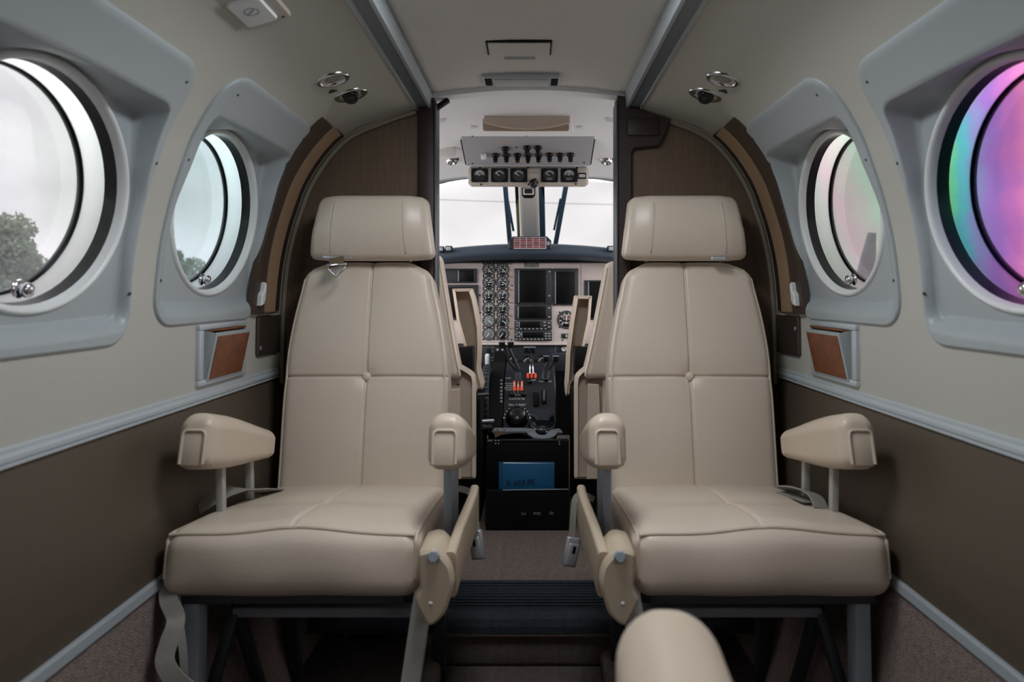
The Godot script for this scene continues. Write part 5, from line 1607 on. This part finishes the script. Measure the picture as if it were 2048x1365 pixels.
func ped(x: float, y: float, lift := 0.0) -> Transform3D:   # where the sight line of a photo pixel meets the top of the pedestal
	for i in PSEC.size() - 1:
		var a: float = PY - PSEC[i][1] * FPX / PSEC[i][0]
		var b: float = PY - PSEC[i + 1][1] * FPX / PSEC[i + 1][0]
		if y <= b or i == PSEC.size() - 2:
			var p0 := Vector2(PSEC[i][0], PSEC[i][1])
			var p1 := Vector2(PSEC[i + 1][0], PSEC[i + 1][1])
			var m := (PY - y) / FPX      # height = m * d
			var e := p1 - p0
			var t := (m * p0.x - p0.y) / (e.y - m * e.x)
			var q := p0 + e * t
			var n := Vector3(0, e.x, -(-e.y)).normalized()
			n = Vector3(0, -e.x, -e.y).normalized()
			if n.y < 0: n = -n
			var upv := Vector3(0, -e.y, e.x).normalized()
			if upv.y < 0: upv = -upv
			var pos := Vector3((x - PX) * q.x / FPX, EYE + q.y, -q.x)
			return Transform3D(Basis(n.cross(upv) * -1.0 if n.cross(upv).x < 0 else n.cross(upv), upv, n), pos + n * lift)
	return Transform3D()


func pedestal() -> void:
	var p := thing("control_pedestal", "black center pedestal with engine levers and trim knobs", "console", v3(-0.025, -0.75, 2.3))
	var prof := PackedVector2Array()
	for q in PSEC: prof.append(Vector2(q[0], EYE + q[1]))
	prof.append(Vector2(2.22, EYE - 0.52)); prof.append(Vector2(2.62, EYE - 0.52))
	var b := Basis(Vector3(0, 0, -1), Vector3.UP, Vector3.RIGHT)
	part("console", G.new().prism(Transform3D(b, Vector3(-0.098, 0, 0)), prof, 0.19, 0.004), M.unit, p)
	part("left_cheek", G.new().prism(Transform3D(b, Vector3(-0.152, 0, 0)), prof, 0.05, 0.003), M.black, p)
	part("column", G.new().box(v3(-0.15, -0.75, 2.215), v3(0.09, -0.51, 2.6)), M.black_soft, p)
	# gauges sunk in the sloping face
	for q in [[1026, 728], [1056, 729], [1085, 728]]:
		var t := ped(q[0], q[1] - 4.0, 0.001)
		var fx := Transform3D(Basis(Vector3.RIGHT, Vector3(0, 0.9, -0.43), Vector3(0, 0.43, 0.9)), t.origin + Vector3(0, 0.005, 0.012))
		var gg := part("trim_gauge", G.new().lathe(fx, [Vector2(0.0225, -0.02), Vector2(0.0225, 0.003), Vector2(0.02, 0.004), Vector2(0.019, 0.001), Vector2(0.0, 0.001)], 24), M.black, p)
		var mk := G.new()
		for i in 7:
			var a := PI * (0.05 + 0.9 * i / 6.0)
			mk.rbox(Transform3D(fx.basis * Basis(Vector3.BACK, a - PI / 2), fx * Vector3(cos(a) * 0.014, sin(a) * 0.014 - 0.003, 0.0015)), Vector3(0.002, 0.005, 0.0006), 0.0002)
		part("scale_marks", mk, M.white, gg)
	# red striped placards
	for q in [[1025.5, 764, 1047, 781, 5, 1], [1052.5, 747, 1074, 757.5, 4, 0]]:
		var wdt: float = (q[2] - q[0]) / 3.0
		for c in 3:
			for r in q[4]:
				var yy: float = lerpf(q[1], q[3], (r + 0.5) / q[4])
				var t := ped(q[0] + wdt * (c + 0.5), yy, 0.0012)
				var size: float = (q[3] - q[1]) / q[4]
				part("warning_bar", G.new().rbox(t, Vector3(wdt * 0.5 * 2.33 / FPX, size * 0.0031, 0.0016), 0.0003), M.cream if q[5] else M.orange, p)
			var tm := ped(q[0] + wdt * (c + 0.5), (q[1] + q[3]) / 2, 0.0004)
			part("warning_field", G.new().rbox(tm, Vector3(wdt * 0.8 * 2.33 / FPX, (q[3] - q[1]) * 0.0031, 0.0014), 0.0003), M.orange, p)
	for q in [[1032.6, 773, 20], [1039.9, 773, 20], [1059.7, 752, 12], [1066.8, 752, 12]]:
		part("lever_slot", G.new().rbox(ped(q[0], q[1], 0.0012), Vector3(0.0045, q[2] * 0.0032, 0.003), 0.001), M.black_soft, p)
	for q in [["CAUTION", 1019, 768, 0.006], ["REVERSE", 1019, 772.5, 0.005], ["ONLY WITH", 1018, 776.5, 0.005], ["ENGINES", 1018, 780.5, 0.005], ["REVERSE", 1036, 784.5, 0.007], ["FRICTION", 1036, 790, 0.005], ["ELEVATOR TAB", 1034, 798.5, 0.0065], ["FEATHER", 1064, 761, 0.005], ["FUEL CUTOFF", 1091, 764, 0.006], ["HIGH IDLE", 1090, 757, 0.005], ["RUDDER TAB", 1085, 825, 0.006], ["POWER", 1016, 757, 0.005]]:
		letters(q[0], ped(q[1], q[2], 0.0008), q[3], M.white, p)
	for x: float in [1024, 1047]:
		part("friction_knob", G.new().lathe(ped(x, 790, 0.0), [Vector2(0.011, 0), Vector2(0.010, 0.012), Vector2(0.007, 0.014), Vector2(0, 0.014)], 16), M.knob, p)
	for q in [[1060, 766], [1092, 762]]:
		part("friction_knob", G.new().lathe(ped(q[0], q[1], 0.0), [Vector2(0.009, 0), Vector2(0.008, 0.012), Vector2(0, 0.014)], 14), M.knob, p)
	for q in [[1072, 800], [1088, 795]]:
		part("lever_slot", G.new().rbox(ped(q[0], q[1], 0.002), Vector3(0.02, 0.06, 0.008), 0.003), M.black_soft, p)
	part("flap_lever", G.new().rbox(ped(1088, 797, 0.012), Vector3(0.008, 0.05, 0.02), 0.003), M.frame_dark, p)
	# levers
	lever("power_lever", "left power lever, black square knob", [[1001.5, 696], [1012, 697]], 689.5, 1004, [[1009, 697, 2.28], [1018, 722, 2.32], [1031.5, 743, 2.35], [1032.5, 763, 2.33]], 12.5)
	lever("power_lever", "right power lever, black square knob beside the left one", [], 689.5, 1021.5, [[1019, 697, 2.28], [1030, 722, 2.32], [1039, 743, 2.35], [1040.2, 763, 2.33]], 12.5)
	lever("propeller_lever", "left propeller lever, thin chrome stem", [], 700.5, 1053, [[1058, 706, 2.36], [1060, 730, 2.38], [1059.6, 748, 2.36]], 10.5, true)
	lever("propeller_lever", "right propeller lever, thin chrome stem", [], 700.5, 1065.5, [[1060.5, 706, 2.36], [1065, 730, 2.38], [1066.8, 748, 2.36]], 10.5, true)
	lever("condition_lever", "left condition lever, small square knob", [], 718, 1092, [[1096, 724, 2.32], [1089, 740, 2.34], [1084, 757, 2.33]], 11)
	lever("condition_lever", "right condition lever, small square knob", [], 718, 1112, [[1108, 724, 2.32], [1099, 740, 2.34], [1096, 757, 2.33]], 11)
	# trim wheel
	var wc := at(992, 797, 2.33)
	var wh := thing("trim_wheel", "worn black pitch trim wheel standing edge-on left of the pedestal", "wheel", wc)
	wc.x = -0.163
	part("rim", G.new().lathe(frame_of(wc, Vector3.RIGHT), [Vector2(0.095, -0.012), Vector2(0.118, -0.013), Vector2(0.124, -0.008), Vector2(0.124, 0.008), Vector2(0.118, 0.013), Vector2(0.095, 0.012)], 48), M.rubber, wh)
	part("hub", G.new().lathe(frame_of(wc, Vector3.RIGHT), [Vector2(0.0, -0.009), Vector2(0.098, -0.009), Vector2(0.098, 0.009), Vector2(0.0, 0.009)], 32, true), M.black, wh)
	var teeth := G.new()
	for i in 40:
		var a := TAU * i / 40.0
		teeth.rbox(Transform3D(Basis(Vector3.RIGHT, a), wc + Vector3(0, cos(a), sin(a)) * 0.124), Vector3(0.02, 0.004, 0.008), 0.001)
	part("grip_rib", teeth, M.frame_dark, wh).set_meta("kind", "stuff")
	var idx := G.new()
	for i in 7:
		idx.rbox(ped(1002.5, 762 + i * 7.0, 0.002), Vector3(0.008, 0.009, 0.001), 0.0003)
	part("index_scale", idx, M.frame, wh)
	# aileron trim knob
	var kt := ped(1034, 838, 0.0)
	var kn := thing("aileron_trim_knob", "big round black trim knob with white dial marks on the pedestal", "knob", kt.origin)
	part("knob", G.new().lathe(kt, [Vector2(0.041, 0), Vector2(0.041, 0.004), Vector2(0.036, 0.008), Vector2(0.034, 0.03), Vector2(0.028, 0.036), Vector2(0.0, 0.038)], 36), M.knob, kn)
	var ticks := G.new()
	for i in 11:
		var a := PI * (0.02 + 0.96 * i / 10.0)
		ticks.rbox(Transform3D(kt.basis * Basis(Vector3.BACK, a - PI / 2), kt * Vector3(cos(a) * 0.047, sin(a) * 0.047, 0.001)), Vector3(0.003 if i % 5 else 0.007, 0.006, 0.001), 0.0003)
	part("dial_marks", ticks, M.white, kn)
	letters("ROLL  0  RIGHT", Transform3D(kt.basis, kt * Vector3(0, 0.056, 0.001)), 0.007, M.white, kn)
	# rudder trim knob with a scalloped grip
	var rt := ped(1085, 845, 0.0)
	rt.basis = Basis(Vector3.RIGHT, Vector3(0, 0.35, -0.94), Vector3(0, 0.94, 0.35))
	rt.origin += Vector3(0, 0.0, 0.02)
	var rk := thing("rudder_trim_knob", "scalloped black rudder trim knob at the rear right of the pedestal", "knob", rt.origin)
	part("base", G.new().lathe(rt, [Vector2(0.0, -0.02), Vector2(0.05, -0.02), Vector2(0.05, -0.004), Vector2(0.044, 0.0), Vector2(0.04, 0.012), Vector2(0.03, 0.015)], 36), M.unit, rk)
	part("base_edge", G.new().lathe(rt, [Vector2(0.0445, 0.001), Vector2(0.0425, 0.003), Vector2(0.0405, 0.0015)], 36), M.frame, rk)
	var star := PackedVector2Array()
	for i in 60:
		var a := TAU * i / 60.0
		star.append(Vector2(cos(a), sin(a)) * (0.036 + 0.004 * cos(a * 6.0)))
	part("grip", G.new().prism(rt.translated_local(Vector3(0, 0, 0.014)), star, 0.026, 0.005, true), M.subpanel, rk)
	# torn trim plate at the rear edge
	var tp := thing("pedestal_rear_trim", "thin metal edge with torn tan lining along the rear of the pedestal", "trim", at(1050, 866, 2.18))
	var edge := smooth_path([at(987, 861, 2.19), at(1010, 861.5, 2.18), at(1056, 862, 2.17), at(1064, 868, 2.15), at(1074, 874.5, 2.14), at(1090, 875.5, 2.13), at(1102, 871, 2.14), at(1108, 864, 2.16), at(1122, 862.5, 2.17)])
	part("edge", G.new().ribbon(edge, 0.03, 0.006, Vector3(0, 1, 0.2)), M.frame, tp)
	var torn := PackedVector2Array()
	for q in [[987, 863], [1056, 864], [1066, 869], [1074, 875], [1060, 873], [1040, 868], [1022, 868], [1004, 870], [990, 876]]:
		var w := at(q[0], q[1], 2.165)
		torn.append(Vector2(w.x, w.y))
	part("torn_lining", G.new().prism(Transform3D(Basis(), Vector3(0, 0, -2.17)), torn, 0.004), M.tan, tp)
	for q in [[996, 859], [1009, 859], [1070, 860], [1082, 860], [1094, 865]]:
		part("rivet", G.new().lathe(frame_of(at(q[0], q[1], 2.165), Vector3(0, 0.6, 1)), [Vector2(0.0045, 0), Vector2(0.004, 0.003), Vector2(0, 0.005)], 10), M.steel, tp)
	# chart box below
	var cb := thing("chart_box", "black chart box under the pedestal holding a blue booklet", "box", v3(-0.01, -0.75, 2.0))
	part("box", G.new().box(at(972, 882, 2.02), v3((1138 - PX) * 2.02 / FPX, -0.75, 2.05), 0.003), M.black, cb)
	part("pocket_front", G.new().box(at(973, 981, 1.965), Vector3((1138 - PX) * 1.965 / FPX, EYE - 0.748, -1.975), 0.002), M.black, cb)
	for x: float in [973, 1136]:
		part("pocket_side", G.new().box(at(x - 2, 981, 1.965), Vector3((x + 2 - PX) * 1.965 / FPX, EYE - 0.748, -2.03), 0.002), M.black, cb)
	part("top_edge", G.new().box(at(1005, 879, 2.02), at(1122, 881, 2.01), 0.0008), M.frame_dark, cb)
	part("pocket_edge", G.new().bar(at(1005, 981, 1.962), at(1136, 979, 1.962), 0.003, 0.003, Vector3.BACK, 0.0008), M.frame, cb)
	var dots := [[977, 882], [982, 882], [991, 882], [997, 882], [991, 888], [997, 888], [1118, 884], [1119, 889]]
	for q in dots:
		part("rivet", G.new().lathe(frame_of(at(q[0], q[1], 2.015), Vector3(0, 0, 1)), [Vector2(0.003, 0), Vector2(0.002, 0.0015), Vector2(0, 0.002)], 8), M.frame, cb)
	for q in [["no", 1047, 1028], ["step", 1074, 1027], ["de", 1103, 1027]]:
		letters(q[0], Transform3D(Basis(), at(q[1], q[2], 1.9645)), 0.009, M.frame, cb, "lettering", "Droid Serif")
	# booklet
	var bk := thing("booklet", "blue booklet with handwritten registration standing in the black chart box", "booklet", at(1055, 1010, 1.99))
	var tilt := Basis(Vector3.RIGHT, -0.05)
	var bx := Transform3D(tilt, at(1056.5, 965, 1.985))
	part("front_cover", G.new().rbox(bx, Vector3(102 * 1.985 / FPX, 74 * 1.985 / FPX, 0.002), 0.0006), M.blue_book, bk)
	part("pages", G.new().rbox(bx.translated_local(Vector3(0.0, 0.001, -0.005)) * Transform3D(Basis(Vector3.BACK, -0.022), Vector3()), Vector3(101 * 1.985 / FPX, 73 * 1.985 / FPX, 0.007), 0.0006), M.paper, bk)
	part("rear_cover", G.new().rbox(bx.translated_local(Vector3(-0.005, 0.0035, -0.010)) , Vector3(112 * 1.985 / FPX, 73 * 1.985 / FPX, 0.002), 0.0006), M.blue_book, bk)
	var wr := letters("N 463 RS", Transform3D(tilt * Basis(Vector3.BACK, 0.05), at(1041, 966.5, 1.982)), 0.017, M.ink, bk, "handwriting")
	wr.transform.basis = wr.transform.basis * Basis(Vector3(1, 0, 0), Vector3(0.18, 1, 0), Vector3(0, 0, 1))


func lever(called: String, label: String, _u: Array, ky: float, kx: float, stem: Array, w: float, thin := false) -> void:
	var d: float = stem[0][2]
	var k := d / FPX
	var o := thing(called, label + " on the pedestal", "lever", at(stem[stem.size() - 1][0], stem[stem.size() - 1][1], stem[stem.size() - 1][2]))
	var pts := []
	for q in stem: pts.append(at(q[0], q[1], q[2]))
	var path := smooth_path(pts, 6)
	if thin:
		part("stem", G.new().tube(path, 0.0026, 8), M.chrome, o)
	else:
		part("stem", G.new().ribbon(path, 0.0105, 0.006, Vector3(0, 0.7, 0.7)), M.frame_dark, o)
	var c := at(kx + (0 if kx < 1080 else 0), ky, d)
	part("knob", G.new().rbox(Transform3D(Basis(), c), Vector3(w * k * 0.98, 11.5 * k, 0.024), 0.003, null, 1, 1, 1, 2), M.black, o)
	part("knob_edge", G.new().rbox(Transform3D(Basis(), c + Vector3(0, 5.4 * k, 0.003)), Vector3(w * k * 1.08, 0.0016, 0.02), 0.0006), M.frame, o)
	if pts[0].distance_to(c) > 0.012:
		part("knob_neck", G.new().bar(pts[0], c, 0.009, 0.006), M.frame_dark, o)


# ---------------------------------------------------------------- floor items
func floor_items() -> void:
	var st := thing("step_cover", "black ribbed rubber cover rolled over the spar step across the aisle", "step", v3(0, -0.8, 1.53))
	var sec := [[1.625, -0.749], [1.56, -0.747], [1.50, -0.749], [1.475, -0.754], [1.46, -0.764], [1.452, -0.778], [1.450, -0.792], [1.625, -0.792]]
	var prof := PackedVector2Array()
	for q in sec: prof.append(Vector2(q[0], EYE + q[1]))
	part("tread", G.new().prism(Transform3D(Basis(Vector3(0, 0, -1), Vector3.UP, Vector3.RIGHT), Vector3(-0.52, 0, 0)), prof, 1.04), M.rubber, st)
	var ribs := G.new()
	for i in 9:
		var d := 1.605 - i * 0.014
		ribs.bar(v3(-0.5, -0.7465, d), v3(0.5, -0.7465, d), 0.004, 0.002, Vector3.BACK, 0.0006)
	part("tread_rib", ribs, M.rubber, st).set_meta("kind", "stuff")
	part("fringe", G.new().rbox(Transform3D(Basis(), v3(-0.015, -0.797, 1.458)), Vector3(0.46, 0.012, 0.012), 0.004), M.carpet_wall, st)
	var scrap := PackedVector2Array([Vector2(-0.006, 0.001), Vector2(0.001, 0.004), Vector2(0.008, 0.0), Vector2(0.0, -0.003)])
	single("paper_scrap", "tiny white scrap on the carpet at the left end of the step", "scrap", G.new().prism(frame_of(v3(at(912, 1156, 1.64).x, -0.7495, 1.64), Vector3(0, 1, 0.2), Vector3.FORWARD), scrap, 0.001), M.paper)
	# dark boxes below the seats, behind their legs
	for s: float in [-1.0, 1.0]:
		var side := "left" if s < 0 else "right"
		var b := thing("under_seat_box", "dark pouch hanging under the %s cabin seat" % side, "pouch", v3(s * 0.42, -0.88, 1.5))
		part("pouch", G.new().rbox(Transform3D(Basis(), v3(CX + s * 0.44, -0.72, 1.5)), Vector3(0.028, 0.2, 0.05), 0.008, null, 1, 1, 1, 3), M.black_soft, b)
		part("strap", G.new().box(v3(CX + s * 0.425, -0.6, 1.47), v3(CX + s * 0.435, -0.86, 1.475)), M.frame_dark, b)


# ---------------------------------------------------------------- outdoors
func outdoors() -> void:
	var gm := mat(Color.WHITE, 0.95)
	gm.albedo_texture = speckle(col(132, 130, 128), col(160, 158, 154), 5, 0.01, 0.4, 256)
	gm.uv1_triplanar = true
	gm.uv1_scale = Vector3.ONE * 0.05
	single("ground", "flat pale grey airport apron around the aircraft", "ground", G.new().box(Vector3(-600, -1.4, 600), Vector3(600, -1.25, -600), 0.01), gm, "", "structure")
	M.bark = mat(col(130, 122, 114), 0.9)
	M.leaf = mat(col(150, 164, 146), 0.8)
	M.leaf.backlight_enabled = true
	M.leaf.backlight = Color(0.6, 0.62, 0.56)
	var rng := RandomNumberGenerator.new()
	rng.seed = 77
	var protos := []
	for k in 2:
		protos.append(crown(rng, k))
	var places := [[-42.0, -49.0, 1.0, 0], [-52.0, -52.0, 0.82, 1], [-47.0, -58.0, 0.78, 0], [-41.5, -72.0, 0.86, 1], [-37.0, -76.0, 0.72, 0], [-34.0, -66.0, 0.55, 1], [-62.0, -60.0, 0.9, 0]]
	var lab := ["tall leafy tree outside the near left window, highest crown", "broad tree left of the tallest one outside the near left window", "lower tree behind the tallest one outside the left windows", "round tree low in the far left window", "smaller tree beside the round one in the far left window", "short tree at the right edge of the far left window", "distant tree at the photo's left edge outside the near window"]
	for i in places.size():
		var q: Array = places[i]
		var t := thing("tree", lab[i], "tree", Vector3(q[0], -1.25, q[1]), "trees beyond the left windows")
		t.scale = Vector3.ONE * q[2]
		t.rotation.y = i * 1.3
		for m in [["trunk", protos[q[3]][0], M.bark], ["crown", protos[q[3]][1], M.leaf]]:
			var o := MeshInstance3D.new()
			o.name = m[0]
			o.mesh = m[1]
			o.material_override = m[2]
			t.add_child(o, true)
			if m[0] == "crown": o.set_meta("kind", "stuff")
	single("aircraft_nose", "unseen white nose of the aircraft, added to reflect light up through the windshield", "nose", G.new().lathe(frame_of(v3(0, -0.38, 3.36), Vector3(0, -0.02, -1)), [Vector2(0.62, 0.0), Vector2(0.58, 0.4), Vector2(0.48, 0.9), Vector2(0.3, 1.4), Vector2(0.1, 1.7), Vector2(0.0, 1.72)], 32), M.ring_white)  # hidden nose, added as a reflector to brighten the cockpit headliner
	# parked aircraft tail beyond the right window
	var fp := Vector3(16.1, -1.25, -30)
	var f := thing("parked_aircraft_tail", "grey tail fin of a parked aircraft beyond the far right window", "aircraft", fp)
	var fin := PackedVector2Array([Vector2(-1.3, 1.9), Vector2(0.1, 5.0), Vector2(0.55, 5.0), Vector2(0.5, 1.9)])
	part("fin", G.new().prism(Transform3D(Basis(Vector3.UP, 0.5), fp + Vector3(0, 0.0, 0)), fin, 0.16, 0.03), M.frame, f)
	part("tail_boom", G.new().lathe(frame_of(fp + Vector3(-1.6, 1.7, 0.9), Vector3(0.88, 0, -0.48)), [Vector2(0.0, -0.2), Vector2(0.5, 0.0), Vector2(0.42, 1.2), Vector2(0.2, 2.6), Vector2(0.0, 2.7)], 20), M.ring_white, f)
	part("tail_wheel_strut", G.new().bar(fp + Vector3(-0.6, 0, 0.3), fp + Vector3(-0.6, 1.5, 0.3), 0.1, 0.1), M.frame_dark, f)
	# overhead cable ahead
	var cab := PackedVector3Array()
	for i in 25:
		var t := i / 24.0
		cab.append(at(lerpf(560, 1500, t), 386 + 28 * t + 18 * t * (1 - t), 40.0))
	for k in [0, 24]:
		single("utility_pole", "grey utility pole holding the %s end of the overhead cable" % ("left" if k == 0 else "right"), "pole", G.new().tube(PackedVector3Array([Vector3(cab[k].x, -1.25, cab[k].z), cab[k] + Vector3(0, 0.3, 0)]), 0.12, 8), M.cable)
	single("overhead_cable", "thin grey overhead cable seen through the windshield", "cable", G.new().tube(cab, 0.018, 6), M.cable)


func crown(rng: RandomNumberGenerator, k: int) -> Array:
	var tr := G.new()
	tr.tube(PackedVector3Array([Vector3(0, 0, 0), Vector3(0.1, 2.5, 0), Vector3(0, 5.0, 0.1)]), 0.28, 8)
	var balls := []
	for i in 16:
		var a := rng.randf() * TAU
		var h := rng.randf_range(2.6, 8.4 if k == 0 else 7.6)
		var rr := (1.0 - absf(h - 5.2) / 5.0) * (2.6 if k == 0 else 3.4)
		balls.append([Vector3(cos(a) * rr * rng.randf(), h, sin(a) * rr * rng.randf()), rng.randf_range(0.9, 1.7)])
		tr.tube(PackedVector3Array([Vector3(0, minf(h * 0.6, 4.6), 0), balls[i][0]]), 0.07, 5)
	var g := G.new()
	g.smooth(-1)
	for b in balls:
		for i in 420:
			var v := Vector3(rng.randfn(), rng.randfn(), rng.randfn()).normalized()
			var p: Vector3 = b[0] + v * (b[1] as float) * pow(rng.randf(), 0.35) * Vector3(1.0, 0.8, 1.0)
			var u := Vector3(rng.randfn(), rng.randfn(), rng.randfn()).normalized() * 0.2
			var w := u.cross(Vector3(rng.randfn(), rng.randfn(), rng.randfn())).normalized() * 0.16
			g.quad(p - u, p + w, p + u, p - w)
	return [tr.mesh(), g.mesh()]
